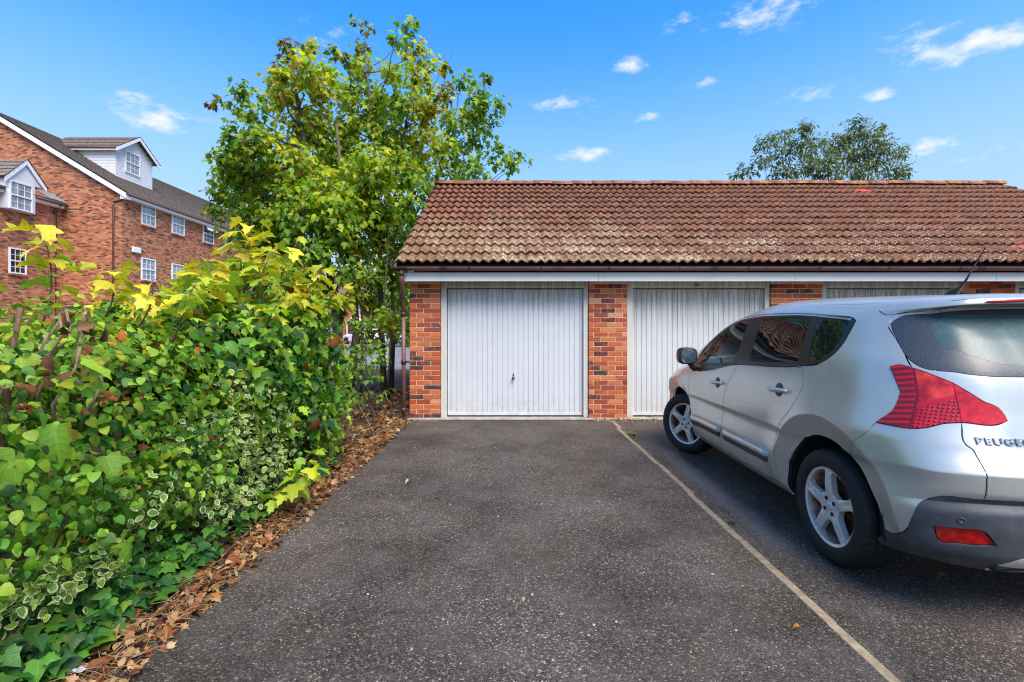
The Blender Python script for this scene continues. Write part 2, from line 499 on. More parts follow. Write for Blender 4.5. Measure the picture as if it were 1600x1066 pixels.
def mat_ridge():
    t = NT("ridge_tile"); p = t.pos()
    c = t.mix(t.mr(t.noise(p, 6, 6, .7), .3, .7), srgb(92, 60, 50), srgb(160, 104, 84))
    m = t.math('MULTIPLY', t.mr(t.noise(p, 5, 6, .75), .48, .60), t.mr(t.sep(p)[0], 2.0, 9.0, .25, 1.0))
    c = t.mix(t.math('MULTIPLY', m, .85), c, srgb(190, 132, 40))
    m2 = t.mr(t.noise(t.map(p, (1, 1, 1), (3, 1, 8)), 14, 5, .75), .58, .66)
    c = t.mix(t.math('MULTIPLY', m2, .8), c, srgb(210, 190, 160))
    return t.done(t.bsdf(c, .9, t.bump(t.noise(p, 50, 5), .6, .008)))
M_RIDGE = mat_ridge()
M_UNDER = simple("roof_underlay", (.03, .022, .018), .95, .3)

GF = 7.5                       # garage front plane
PIERS = [(-1.60, -1.12), (1.20, 1.80), (4.05, 4.85), (7.03, 7.87), (10.2, 11.0)]
DOORS = [(-1.12, 1.20), (1.80, 4.05), (4.85, 7.03), (7.87, 10.2)]
WALL_TOP = 2.165
GAR = thing("garage_block", (0, GF, 0), "brick garage block with brown tiled roof and white doors", "garage")

_bricks = {}
def brick_mesh(w):
    k = round(w, 3)
    if k not in _bricks:
        m = MB(); m.box(-k / 2, k / 2, 0, .1, 0, .0655, .0035)
        _bricks[k] = mesh_of("brick", m.v, m.f, M_BRICK)
    return _bricks[k]

def build_garage():
    rr = random.Random(5)
    # walls: mortar cores of the piers, side and rear walls, gables
    m = MB()
    for i, (a, b) in enumerate(PIERS[:3]):
        MB().box(a + .006, b - .006, GF + .007, GF + .33, -.05, WALL_TOP).build("pier_mortar", M_MORTAR, GAR)
    m = MB()
    for a, b in PIERS[3:]:
        m.box(a, b, GF + .004, GF + .33, -.05, WALL_TOP)
    m.box(PIERS[2][0], PIERS[2][1], GF + .0045, GF + .325, -.05, .97)
    m.box(-1.603, -1.38, GF + .331, 14.55, -.05, WALL_TOP - .006)
    m.box(10.78, 11.003, GF + .331, 14.55, -.05, WALL_TOP - .006)
    m.box(-1.38, 10.78, 14.33, 14.55, -.05, WALL_TOP - .006)
    rx = lambda: None
    for xa, xb in ((-1.603, -1.38), (10.78, 11.003)):
        m.prism([(GF + .02, WALL_TOP - .004), (14.53, WALL_TOP - .004), (11.03, 4.55)], 0, xa, xb)
    m.build("wall", M_GARAGE_WALL, GAR)
    for a, b in ((1.48, 1.52), (4.43, 4.47), (7.43, 7.47)):
        MB().box(a, b, GF + .33, 14.33, -.05, WALL_TOP - .01).build("party_wall", M_GARAGE_WALL, GAR)
    # the bricks of the piers that face the driveway
    for i, (a, b) in enumerate(PIERS[:4]):
        nc = 28
        for c in range(nc):
            z = .012 + c * .0752
            if i == 2 and z < .97: continue
            if i == 3 and z < 1.72: continue
            x = a - (0.1125 if c % 2 else 0.0) + (.0 if i != 1 else -.03)
            cells = []
            while x < b - .001:
                lo, hi = max(a, x), min(b, x + .215)
                if hi - lo > .03: cells.append([lo, hi])
                elif cells and hi - lo > 0: cells[-1][1] = hi
                x += .225
            if cells and b - cells[-1][1] > .012: cells[-1][1] = b
            for lo, hi in cells:
                o = link("brick", brick_mesh(hi - lo), GAR, ((lo + hi) / 2 + rr.uniform(-.001, .001), rr.uniform(-.0025, .0025), z + rr.uniform(-.001, .001)))
                o.rotation_euler = (rr.uniform(-.006, .006), rr.uniform(-.004, .004), rr.uniform(-.008, .008))
    # doors
    for di, (a, b) in enumerate(DOORS):
        mat = (M_DOOR, M_DOOR_OLD, M_DOOR_OLD, M_DOOR_OLD)[di]
        d = MB()
        x0, x1 = a + .105, b - .085
        z0, z1 = .045, 2.035
        yf = GF + .085
        xs = [x0, x0 + .02, x0 + .028, x0 + .045, x0 + .055]
        n = int((x1 - x0 - .11) / .0795)
        st = (x1 - x0 - .11) / n
        prof = [(x0, 0), (x0 + .018, 0), (x0 + .024, .010), (x0 + .034, .010), (x0 + .040, 0)]
        for k in range(n + 1):
            xc = x0 + .055 + k * st
            prof += [(xc - .010, 0), (xc - .005, .011), (xc + .005, .011), (xc + .010, 0)]
        prof += [(x1 - .040, 0), (x1 - .034, .010), (x1 - .024, .010), (x1 - .018, 0), (x1, 0)]
        zs = [z0 + .04, .5, 1.0, 1.5, z1 - .03]
        vs = [(x, yf + dy, z) for z in zs for x, dy in prof]
        w = len(prof)
        fs = [(r * w + i, r * w + i + 1, (r + 1) * w + i + 1, (r + 1) * w + i) for r in range(len(zs) - 1) for i in range(w - 1)]
        d.add(vs, fs)
        d.box(x0, x1, yf - .003, yf + .03, z1 - .03, z1, .002)
        d.box(x0, x1, yf - .004, yf + .03, z0, z0 + .04, .002)
        d.box(x0 + .002, x1 - .002, yf + .02, yf + .04, z0, z1)
        door = d.build("garage_door", mat, GAR)
        door["label"] = ("white ribbed up-and-over door with a brass knob", "greyish white ribbed door numbered 34", "cream ribbed door above the car roof", "cream ribbed door at the far right")[di]
        f = MB()
        fy0, fy1 = GF + .035, GF + .13
        f.box(a + .004, a + .095, fy0, fy1, .022, 2.05, .004)
        f.box(b - .078, b - .004, fy0, fy1, .022, 2.05, .004)
        f.box(a + .004, b - .004, fy0 - .003, fy1, 2.05, WALL_TOP - .003, .004)
        f.build("door_frame", M_FRAME, door)
        xk = a + (b - a) * .492
        k = MB()
        k.lathe([(.0, -.052), (.016, -.052), (.022, -.046), (.024, -.036), (.017, -.028), (.009, -.024), (.009, -.006), (.021, -.005), (.023, .002)], (xk, yf, .635), 1, 20)
        k.build("door_knob", M_BRASS, door)
        k = MB(); k.lathe([(0, -.010), (.008, -.010), (.011, -.004), (.011, .002)], (xk, yf, .688), 1, 14)
        k.box(xk - .007, xk + .007, yf - .004, yf + .001, .665, .705)
        k.build("lock_cylinder", M_BLACK, door)
    # number on the second door's head rail
    cu = bpy.data.curves.new("door_number", 'FONT'); cu.body = "34"; cu.size = .082; cu.extrude = .003; cu.align_x = 'CENTER'
    ob = bpy.data.objects.new("door_number", cu); COL.objects.link(ob)
    bpy.context.view_layer.update()
    me = bpy.data.meshes.new_from_object(ob.evaluated_get(bpy.context.evaluated_depsgraph_get()))
    bpy.data.objects.remove(ob)
    me.materials.clear(); me.materials.append(M_BLACK)
    o = link("door_number", me, GAR, (2.90, GF + .027 - GF, 2.075)); o.rotation_euler = (math.pi / 2, 0, 0); o["label"] = "small black number 34 on the door head"
    # sill and slotted drain along the door line
    MB().box(-1.62, 11.0, GF - .085, GF + .16, -.05, .022, .004).build("threshold", M_CONC_GREY, GAR)
    m = MB(); x = -1.10
    while x < 1.85:
        m.box(x, x + .024, GF - .122, GF - .088, -.02, .012, .002); x += .043
    o = m.build("drain_grating", M_CONC_GREY, GAR)
    MB().box(-1.12, 1.87, GF - .135, GF - .0855, -.06, .004).build("drain_channel", M_BLACK, GAR)
    # fascia, soffit
    fx = [-1.61, 1.31, 4.28, 7.32, 11.08]
    for a, b in zip(fx, fx[1:]):
        MB().box(a + .0015, b - .0015, 7.255, 7.278, 2.128, 2.262, .003).build("fascia_board", M_FASCIA, GAR)
    MB().box(-1.61, 11.08, 7.28, GF + .03, 2.1655, 2.18).build("soffit", M_FASCIA, GAR)
    MB().box(-1.625, -1.6115, 7.25, GF + .1, 2.12, 2.30, .003).build("fascia_end_board", M_FASCIA, GAR)
    # gutter
    def gut(m, xa, xb, r0, r1, a0=0.0):
        n = 10; P = []
        for rad in (r1, r0):
            P.append([(7.19 + rad * math.cos(math.pi + math.pi * k / n), 2.335 + rad * .98 * math.sin(math.pi + math.pi * k / n)) for k in range(n + 1)])
        outl = P[0] + P[1][::-1]
        c = len(outl)
        vs = [(xa, y, z) for y, z in outl] + [(xb, y, z) for y, z in outl]
        fs = [(i, (i + 1) % c, c + (i + 1) % c, c + i) for i in range(c)]
        for k in range(n):
            fs.append((k, c - 1 - k, c - 2 - k, k + 1)); fs.append((c + k, c + k + 1, 2 * c - 2 - k, 2 * c - 1 - k))
        m.add(vs, fs, False)
    gx = [-1.78, -1.02, 3.02, 7.0, 11.15]
    for a, b in zip(gx, gx[1:]):
        m = MB(); gut(m, a, b, .052, .056); m.build("gutter", M_GUTTER, GAR, smooth=False)
    for x in gx[1:-1]:
        m = MB(); gut(m, x - .055, x + .055, .057, .061); m.build("gutter_union", M_GUTTER_DARK, GAR)
    m = MB(); gut(m, -1.80, -1.56, .057, .062); m.build("gutter_outlet", M_GUTTER_DARK, GAR)
    m = MB(); m.lathe([(0, -.004), (.062, -.004), (.062, .004), (0, .004)], (-1.802, 7.19, 2.335), 0, 20)
    m.build("gutter_stop_end", M_GUTTER_DARK, GAR)
    for px in (734, 845, 949, 1058, 1164, 1274, 1381, 1491, 1595, 1700, 1806, 1910):
        x = (px - 800) / 103.4
        m = MB(); gut(m, x - .012, x + .012, .0568, .0605); m.box(x - .012, x + .012, 7.245, 7.256, 2.26, 2.34)
        m.build("gutter_bracket", M_GUTTER_DARK, GAR)
    # downpipe
    m = MB()
    m.tube([(-1.655, 7.19, 2.29), (-1.655, 7.19, 2.14), (-1.66, 7.22, 2.08), (-1.675, 7.40, 1.90), (-1.68, 7.44, 1.84), (-1.68, 7.44, 1.6)], .033, 12)
    m.tube([(-1.68, 7.44, 1.6), (-1.68, 7.44, .02)], .033, 12)
    dp = m.build("downpipe", M_GUTTER, GAR)
    for z in (1.60, .86, .12):
        m = MB(); m.tube([(-1.68, 7.44, z), (-1.68, 7.44, z + .07)], .038, 12); m.box(-1.73, -1.60, 7.47, 7.485, z + .02, z + .05)
        m.build("pipe_collar", M_GUTTER_DARK, dp)
    m = MB(); m.tube([(-1.655, 7.19, 2.20), (-1.655, 7.19, 2.275)], .039, 12)
    m.build("pipe_collar", M_GUTTER_DARK, dp)

    # roof
    ey, ez, ry, rz = 7.185, 2.375, 11.03, 4.70
    run, rise = ry - ey, rz - ez
    pitch = math.atan2(rise, run); SL = math.hypot(run, rise)
    ROWS = 13; gauge = (SL - .06) / ROWS
    x0, x1 = -1.765, 11.25
    NT_ = 46; tw = (x1 - x0) / NT_
    L = gauge + .07
    seg = 12
    def tile_geo():
        vs = []; fs = []
        prof = []
        for i in range(seg + 1):
            u = i / seg * 2
            fr = u - math.floor(u) if i < seg else 1.0
            h = .5 - .5 * math.cos(2 * math.pi * fr)
            prof.append((i / seg * tw + .0012 * (i == 0) - .0012 * (i == seg), .042 * (h ** 1.2)))
        n = seg + 1
        for y, lift in ((0, .048), (L, .002)):
            vs += [(x, y, z + lift) for x, z in prof]
        vs += [(x, 0.004, z + .024) for x, z in prof]
        for i in range(seg):
            fs.append((i, i + 1, n + i + 1, n + i))
            fs.append((2 * n + i, 2 * n + i + 1, i + 1, i))
        fs.append((0, n, 2 * n)); fs.append((seg, 2 * n + seg, n + seg))
        return vs, fs
    tv, tf = tile_geo()
    def tm(mat):
        me = mesh_of("roof_tile", tv, tf, mat)
        me.polygons.foreach_set("use_smooth", [len(f) == 4 and max(f) < 2 * (seg + 1) for f in tf])
        return me
    me_tile, me_red = tm(M_TILE), tm(M_TILE_RED)
    roof = MB().add([(x0 + .02, ey + .05, ez - .02), (x1 - .02, ey + .05, ez - .02), (x1 - .02, ry, rz - .02), (x0 + .02, ry, rz - .02),
                     (x0 + .02, 14.88, ez - .02), (x1 - .02, 14.88, ez - .02), (x0 + .02, ey + .05, ez - .06), (x1 - .02, ey + .05, ez - .06), (x1 - .02, ry, rz - .10), (x0 + .02, ry, rz - .10),
                     (x0 + .02, 14.88, ez - .06), (x1 - .02, 14.88, ez - .06)],
                    [(0, 1, 2, 3), (3, 2, 5, 4), (7, 6, 9, 8), (8, 9, 10, 11), (0, 3, 9, 6), (3, 4, 10, 9), (1, 7, 8, 2), (2, 8, 11, 5), (0, 6, 7, 1)]).build("roof_deck", M_UNDER, GAR)
    cp, sp = math.cos(pitch), math.sin(pitch)
    def at(i, r):
        d = r * gauge
        return Vector((x0 + i * tw, ey + d * cp, ez + d * sp))
    bulk_v = []; bulk_f = []
    R = Matrix.Rotation(pitch, 3, 'X')
    reds = {(35, 1), (36, 1), (33, 11), (38, 0)}
    for r in range(ROWS):
        for i in range(NT_):
            p = at(i, r)
            jz = rr.uniform(-.005, .005); rot = rr.gauss(0, .009)
            red = (i, r) in reds
            if r < 6 or red:
                o = link("roof_tile", me_red if red else me_tile, GAR, (p.x, p.y - GF, p.z + jz))
                o.rotation_euler = (pitch + rr.uniform(-.006, .006), 0, rot)
                if red: o["label"] = "bright red replacement roof tile"
            else:
                b = len(bulk_v); Rz = Matrix.Rotation(rot, 3, 'Z')
                bulk_v += [p + Vector((0, -GF, jz)) + Rz @ (R @ Vector(v)) for v in tv]
                bulk_f += [tuple(b + k for k in f) for f in tf]
    me = mesh_of("roof_tiles", bulk_v, bulk_f, M_TILE)
    me.polygons.foreach_set("use_smooth", [len(f) == 4 and (max(f) % len(tv)) < 2 * (seg + 1) and (min(f) % len(tv)) < 2 * (seg + 1) and (max(f) % len(tv)) >= (seg + 1) and (min(f) % len(tv)) < seg + 1 and (max(f) % len(tv)) < 2 * seg + 2 for f in bulk_f])
    tag(link("roof_tiles", me, GAR), kind="stuff")
    # far slope: corrugated sheet of courses
    m = MB()
    for r in range(ROWS):
        d0, d1 = r * gauge, (r + 1) * gauge + .05
        yb0, zb0 = 2 * ry - (ey + d0 * cp), ez + d0 * sp
        yb1, zb1 = 2 * ry - (ey + d1 * cp), ez + d1 * sp
        m.add([(x0, yb0, zb0 + .03), (x1, yb0, zb0 + .03), (x1, yb1, zb1), (x0, yb1, zb1)], [(1, 0, 3, 2)])
        m.add([(x0, yb0, zb0 + .03), (x1, yb0, zb0 + .03), (x1, yb0, zb0 - .01), (x0, yb0, zb0 - .01)], [(0, 1, 2, 3)])
    m.build("rear_roof_slope", M_TILE, GAR)
    # ridge tiles
    n = 29; lw = (x1 - x0) / n
    vs = []; fs = []
    for xx, k in ((0.002, 1.0), (lw + .015, .96)):
        for q in range(9):
            a = math.pi * q / 8
            vs.append((xx, -.125 * math.cos(a) * k, (.10 * math.sin(a) - .02) * k))
    fs += [(q, 9 + q, 10 + q, q + 1) for q in range(8)] + [tuple(range(9)), tuple(range(9, 18))[::-1]]
    mr_ = mesh_of("ridge_tile", vs, fs, M_RIDGE)
    mr_.polygons.foreach_set("use_smooth", [True] * 8 + [False] * 2)
    for i in range(n):
        o = link("ridge_tile", mr_, GAR, (x0 + i * lw, ry - GF, rz + .045 + rr.uniform(-.006, .006)))
        o.rotation_euler = (rr.uniform(-.02, .02), rr.uniform(-.012, .012), rr.uniform(-.01, .01))
    # verge mortar
    for xv in (x0 + .004, x1 - .024):
        m = MB()
        m.add([(xv, ey + .02, ez - .03), (xv + .02, ey + .02, ez - .03), (xv + .02, ry, rz - .04), (xv, ry, rz - .04),
               (xv, ey + .02, ez + .018), (xv + .02, ey + .02, ez + .018), (xv + .02, ry, rz + .012), (xv, ry, rz + .012)],
              [(3, 2, 1, 0), (4, 5, 6, 7), (0, 1, 5, 4), (2, 3, 7, 6), (1, 2, 6, 5), (3, 0, 4, 7)])
        m.build("verge_mortar", M_MORTAR, GAR)
build_garage()
# ------------------------------------------------------------------ silver car
# body-local axes: w = outwards from the centre line, s = forward from the rear bumper, z = up
CAR_X, CAR_Y, CAR_YAW = 2.752, 2.06, math.radians(-0.9)
HUB_R, HUB_F, WHEEL_R = .815, 3.428, .338
def car_rows():
    W = lambda *a: list(a)
    R = []
    def ring(Wd, s0, zr, zs, sf, zf, corner=1.0, sh=0.0):
        """one lower level: rear centre -> round the corner -> flank -> front centre"""
        return [(0, s0, zr), (.38, s0 + .012, zr), (.62, s0 + .045, zr), (.795 * Wd / .905 + .0, s0 + .155 * corner, zr * .75 + zs * .25),
                (Wd - .028, .42 + sh, zr * .35 + zs * .65), (Wd - .004, .82, zs), (Wd, 1.4, zs), (Wd, 2.0, zs), (Wd - .002, 2.7, zs), (Wd - .006, 3.1, zs),
                (Wd - .014, 3.43, zs * .8 + zf * .2), (Wd - .12, 4.0, zf), (.48, sf - .10, zf), (0, sf, zf)]
    R.append(ring(.845, .10, .295, .262, 4.26, .20))
    R.append(ring(.885, .02, .39, .33, 4.33, .32))
    R.append(ring(.903, .0, .565, .47, 4.36, .45))
    R.append(ring(.905, .030, .612, .53, 4.365, .50))
    R.append(ring(.897, .004, .665, .66, 4.365, .60))
    R.append(ring(.908, .0, .745, .715, 4.35, .66))
    R.append(ring(.912, .062, .845, .84, 4.30, .76, 1.05, .01))
    R.append([(0, .105, .985), (.36, .118, .985), (.58, .155, .99), (.755, .275, .99), (.853, .47, .99), (.888, .84, .985), (.903, 1.4, .98), (.905, 2.0, .965),
              (.900, 2.7, .95), (.886, 3.1, .945), (.862, 3.43, .93), (.74, 3.95, .86), (.44, 4.14, .84), (0, 4.22, .84)])
    R.append([(0, .155, 1.17), (.35, .17, 1.175), (.56, .215, 1.185), (.715, .345, 1.195), (.805, .54, 1.195), (.846, .86, 1.185), (.868, 1.4, 1.15), (.876, 2.0, 1.11),
              (.872, 2.7, 1.06), (.852, 3.05, 1.045), (.79, 3.35, 1.03), (.64, 3.46, 1.055), (.36, 3.40, 1.08), (0, 3.36, 1.09)])
    R.append([(0, .25, 1.33), (.34, .263, 1.33), (.53, .305, 1.335), (.655, .42, 1.335), (.735, .60, 1.33), (.782, .86, 1.325), (.805, 1.4, 1.325), (.812, 2.0, 1.315),
              (.803, 2.55, 1.29), (.782, 2.80, 1.27), (.73, 3.0, 1.24), (.58, 3.05, 1.255), (.32, 3.01, 1.275), (0, 2.98, 1.285)])
    R.append([(0, .41, 1.505), (.33, .418, 1.503), (.50, .44, 1.495), (.60, .52, 1.478), (.66, .66, 1.472), (.706, .87, 1.472), (.733, 1.4, 1.498), (.738, 2.0, 1.495),
              (.728, 2.38, 1.455), (.708, 2.57, 1.415), (.65, 2.66, 1.41), (.50, 2.68, 1.462), (.28, 2.64, 1.485), (0, 2.62, 1.495)])
    R.append([(0, .285, 1.525), (.33, .298, 1.524), (.49, .335, 1.519), (.578, .45, 1.51), (.633, .645, 1.508), (.674, .87, 1.512), (.695, 1.4, 1.542), (.696, 2.0, 1.538),
              (.682, 2.32, 1.498), (.66, 2.48, 1.462), (.61, 2.56, 1.456), (.47, 2.58, 1.505), (.26, 2.55, 1.525), (0, 2.53, 1.535)])
    R.append([(0, .292, 1.545), (.325, .305, 1.545), (.475, .342, 1.542), (.552, .457, 1.542), (.594, .645, 1.547), (.624, .88, 1.558), (.64, 1.4, 1.58), (.638, 2.0, 1.572),
              (.618, 2.24, 1.542), (.592, 2.37, 1.513), (.55, 2.44, 1.508), (.43, 2.46, 1.55), (.24, 2.44, 1.565), (0, 2.42, 1.572)])
    R.append([(0, .42, 1.577), (.27, .43, 1.577), (.37, .46, 1.576), (.41, .54, 1.577), (.43, .70, 1.585), (.44, .95, 1.60), (.445, 1.4, 1.618), (.44, 2.0, 1.615),
              (.42, 2.12, 1.603), (.40, 2.19, 1.592), (.37, 2.23, 1.588), (.3, 2.25, 1.595), (.16, 2.25, 1.602), (0, 2.25, 1.605)])
    R.append([(0, .60, 1.59), (0, .62, 1.591), (0, .65, 1.593), (0, .70, 1.596), (0, .80, 1.602), (0, 1.0, 1.612), (0, 1.4, 1.628), (0, 1.8, 1.628),
              (0, 1.9, 1.625), (0, 1.95, 1.622), (0, 2.0, 1.62), (0, 2.03, 1.618), (0, 2.06, 1.617), (0, 2.08, 1.616)])
    return np.array(R)
CREASE = (3, 5)          # rows that stay sharp
CR = car_rows(); NR, NC = CR.shape[0], CR.shape[1]

def _hermite(p0, p1, m0, m1, t):
    t2, t3 = t * t, t * t * t
    return (2 * t3 - 3 * t2 + 1) * p0 + (t3 - 2 * t2 + t) * m0 + (-2 * t3 + 3 * t2) * p1 + (t3 - t2) * m1
def _flare(P):
    """wheel-arch flares: proud at their outer crease, falling back to the arch lip"""
    w, s, z = P[..., 0], P[..., 1], P[..., 2]
    add = np.zeros_like(w)
    for hub, ro in ((HUB_R, .545), (HUB_F, .525)):
        r = np.hypot(s - hub, (z - .335) * 1.0)
        up = np.clip((z - .30) / .12, 0, 1)
        a = np.where(r < ro, .026 - .046 * np.clip((ro - r) / .125, 0, 1), .026 * np.clip(1 - (r - ro) / .24, 0, 1) ** 2)
        add += np.where((r < .8) & (w > .6), a * up, 0)
    Q = P.copy(); Q[..., 0] = w + add
    return Q
def car_eval(u, v):
    u = np.clip(np.asarray(u, float), 0, NC - 1); v = np.clip(np.asarray(v, float), 0, NR - 1)
    i = np.minimum(u.astype(int), NC - 2); tu = (u - i)[..., None]
    j = np.minimum(v.astype(int), NR - 2); tv = (v - j)[..., None]
    def colpt(jj, ii):
        ii = np.asarray(ii)
        lo, hi = ii < 0, ii > NC - 1
        q = CR[jj, np.clip(np.where(lo, -ii, np.where(hi, 2 * (NC - 1) - ii, ii)), 0, NC - 1)].copy()
        q[..., 0] = np.where(lo | hi, -q[..., 0], q[..., 0])
        return q
    def rowpt(jj):
        p = [colpt(jj, i + k) for k in (-1, 0, 1, 2)]
        d0 = np.linalg.norm(p[1] - p[0], axis=-1, keepdims=True) + 1e-9
        d1 = np.linalg.norm(p[2] - p[1], axis=-1, keepdims=True) + 1e-9
        d2 = np.linalg.norm(p[3] - p[2], axis=-1, keepdims=True) + 1e-9
        m0 = ((p[1] - p[0]) / d0 * d1 + (p[2] - p[1]) / d1 * d0) / (d0 + d1) * d1
        m1 = ((p[2] - p[1]) / d1 * d2 + (p[3] - p[2]) / d2 * d1) / (d1 + d2) * d1
        return _hermite(p[1], p[2], m0, m1, tu)
    q = [rowpt(np.clip(j + k, 0, NR - 1)) for k in (-1, 0, 1, 2)]
    def slope(a, b, c):
        d1, d2 = b - a, c - b
        same = d1 * d2 > 0
        den = np.where(same, d1 + d2, 1)
        return np.where(same, 2 * d1 * d2 / np.where(den == 0, 1, den), 0.0)
    c0 = np.isin(j, CREASE)[..., None]; c1 = np.isin(j + 1, CREASE)[..., None]
    first = (j == 0)[..., None] | c0; last = (j == NR - 2)[..., None]
    m0 = np.where(first, q[2] - q[1], slope(q[0], q[1], q[2]))
    m1 = np.where(last, (q[2] - q[1]) * np.array([1, 0, 0]), np.where(c1, q[2] - q[1], slope(q[1], q[2], q[3])))
    return _flare(_hermite(q[1], q[2], m0, m1, tv))
def car_normal(u, v, e=.012):
    a = car_eval(np.clip(u + e, 0, NC - 1), v) - car_eval(np.clip(u - e, 0, NC - 1), v)
    b = car_eval(u, np.clip(v + e, 0, NR - 1)) - car_eval(u, np.clip(v - e, 0, NR - 1))
    n = np.cross(a, b)
    n /= np.linalg.norm(n, axis=-1, keepdims=True) + 1e-12
    return n
_gu = np.linspace(0, NC - 1, (NC - 1) * 14 + 1); _gv = np.linspace(0, NR - 1, (NR - 1) * 10 + 1)
_GU, _GV = np.meshgrid(_gu, _gv)
_GP = car_eval(_GU, _GV)
_nu, _nv = len(_gu), len(_gv)
_BF = [(r * _nu + c, r * _nu + c + 1, (r + 1) * _nu + c + 1, (r + 1) * _nu + c) for r in range(_nv - 1) for c in range(_nu - 1)]
CAR_BVH = BVHTree.FromPolygons([tuple(p) for p in _GP.reshape(-1, 3)], _BF)
def uv_at(idx, P):
    r, c = divmod(idx, _nu - 1)
    u, v = (_gu[c] + _gu[c + 1]) / 2, (_gv[r] + _gv[r + 1]) / 2
    P = np.array(P)
    for _ in range(3):
        e = 1e-3
        eu = e if u + e < NC - 1 else -e; ev = e if v + e < NR - 1 else -e
        Q = car_eval(np.array([u, u + eu, u]), np.array([v, v, v + ev]))
        A = np.stack([(Q[1] - Q[0]) / eu, (Q[2] - Q[0]) / ev], 1); d, *_x = np.linalg.lstsq(A, P - Q[0], rcond=None)
        u = float(np.clip(u + np.clip(d[0], -.1, .1), 0, NC - 1)); v = float(np.clip(v + np.clip(d[1], -.15, .15), 0, NR - 1))
    return (u, v)
def uvS(s, z):                      # a point seen square on from the side
    h = CAR_BVH.ray_cast((3, s, z), (-1, 0, 0))
    if h[0] is None: h = CAR_BVH.find_nearest((.9, s, z))
    return uv_at(h[2], h[0])
def uvR(w, z):                      # from straight behind
    h = CAR_BVH.ray_cast((max(w, .001), -3, z), (0, 1, 0))
    if h[0] is None: h = CAR_BVH.find_nearest((w, 0, z))
    return uv_at(h[2], h[0])
def uvN(w, s, z):
    h = CAR_BVH.find_nearest((w, s, z))
    return uv_at(h[2], h[0])
def hitS(s, z):
    h = CAR_BVH.ray_cast((3, s, z), (-1, 0, 0))
    if h[0] is None: h = CAR_BVH.find_nearest((.9, s, z))
    return h[0].x
def mat_paint():
    t = NT("silver_paint"); p = t.pos("Object"); x, y, z = t.sep(p)
    fl = t.noise(p, 900, 2, .5)
    c = t.mix(t.mr(fl, .35, .65), srgb(182, 183, 175), srgb(202, 203, 195))
    # road film: thicker low down, blotchy, streaks under trim
    d = t.math('MULTIPLY', t.mr(t.noise(p, 5, 6, .7), .35, .75), t.mr(z, .95, .28, .02, .32))
    c = t.mix(d, c, srgb(132, 122, 108))
    st = t.math('MULTIPLY', t.mr(t.noise(t.map(p, (22, 22, 1.2)), 1.0, 4, .7), .56, .72), t.mr(z, 1.2, .5, .12, .07))
    c = t.mix(st, c, srgb(118, 110, 98))
    sp = t.mr(t.noise(p, 70, 2, .5), .745, .765)
    c = t.mix(t.math('MULTIPLY', sp, .55), c, srgb(90, 84, 76))
    r = t.mr(t.noise(p, 7, 5, .65), .3, .75, .27, .35)
    nrm = t.bump(t.noise(p, 260, 2, .5), .04, .002)
    return t.done(t.bsdf(c, r, nrm, Metallic=.5, Coat_Weight=.6, Coat_Roughness=.08))
M_PAINT = mat_paint()
def mat_glass(name, tint, gloss=.05, film=.0):
    t = NT(name); p = t.pos("Object")
    tr = t.n("ShaderNodeBsdfTransparent"); tr.inputs[0].default_value = (*tint, 1)
    gl = t.n("ShaderNodeBsdfGlossy"); gl.inputs["Roughness"].default_value = gloss
    gl.inputs[0].default_value = (1, 1, 1, 1)
    fr = t.n("ShaderNodeFresnel"); fr.inputs["IOR"].default_value = 1.55
    mx = t.n("ShaderNodeMixShader"); t.l(fr.outputs[0], mx.inputs[0]); t.l(tr.outputs[0], mx.inputs[1]); t.l(gl.outputs[0], mx.inputs[2])
    if film <= 0: return t.done(mx.outputs[0])
    df = t.n("ShaderNodeBsdfDiffuse"); df.inputs[0].default_value = (.14, .26, .27, 1)
    m2 = t.n("ShaderNodeMixShader")
    t.l(t.mr(t.noise(p, 45, 6, .75), .30, .75, film * .7, film * 1.3), m2.inputs[0]); t.l(mx.outputs[0], m2.inputs[1]); t.l(df.outputs[0], m2.inputs[2])
    return t.done(m2.outputs[0])
M_GLASS = mat_glass("car_glass", (.42, .66, .58), .02, .03)
M_GLASS_DARK = mat_glass("tinted_glass", (.06, .13, .115), .02, .03)
M_GLASS_REAR = mat_glass("rear_glass_rain_filmed", (.22, .36, .36), .26, .34)
M_FRIT = simple("frit_glass_rain_filmed", (.055, .062, .072), .30, .55, 120, .25, 200)
M_TRIM = simple("black_trim", (.018, .018, .019), .32, .4, 12, .05, 120)
M_CLAD = simple("bumper_plastic", (.060, .067, .076), .58, .5, 9, .35, 160)
M_RUBBER = simple("tyre_rubber", (.011, .011, .0115), .7, .5, 14, .35, 120)
M_LINING = simple("cabin_lining", (.030, .031, .033), .85, .3)
M_SEAT = simple("seat_cloth", (.045, .047, .050), .9, .3, 30, .3, 200)
M_CHROME = simple("chrome_strip", (.72, .73, .75), .2, .15, 20, .04, 100, metal=1.0)
M_MIRROR = simple("mirror_glass", (.75, .82, .84), .03, .05, 5, 0, metal=1.0)
M_LINER = simple("wheel_liner", (.012, .012, .012), .9, .3)
def mat_lamp(name, col, col2, emit=0):
    t = NT(name); p = t.pos("Object")
    a = t.noise(p, 26, 4, .6)
    c = t.mix(t.mr(a, .38, .62), col, col2)
    f = t.noise(t.map(p, (1, 1, 9)), 22, 3, .5)
    return t.done(t.bsdf(c, .12, t.bump(f, .10, .004), Coat_Weight=.55, Coat_Roughness=.05, Specular_IOR_Level=.3))
M_LAMP = mat_lamp("red_lens", (.40, .002, .004), (.64, .012, .009))
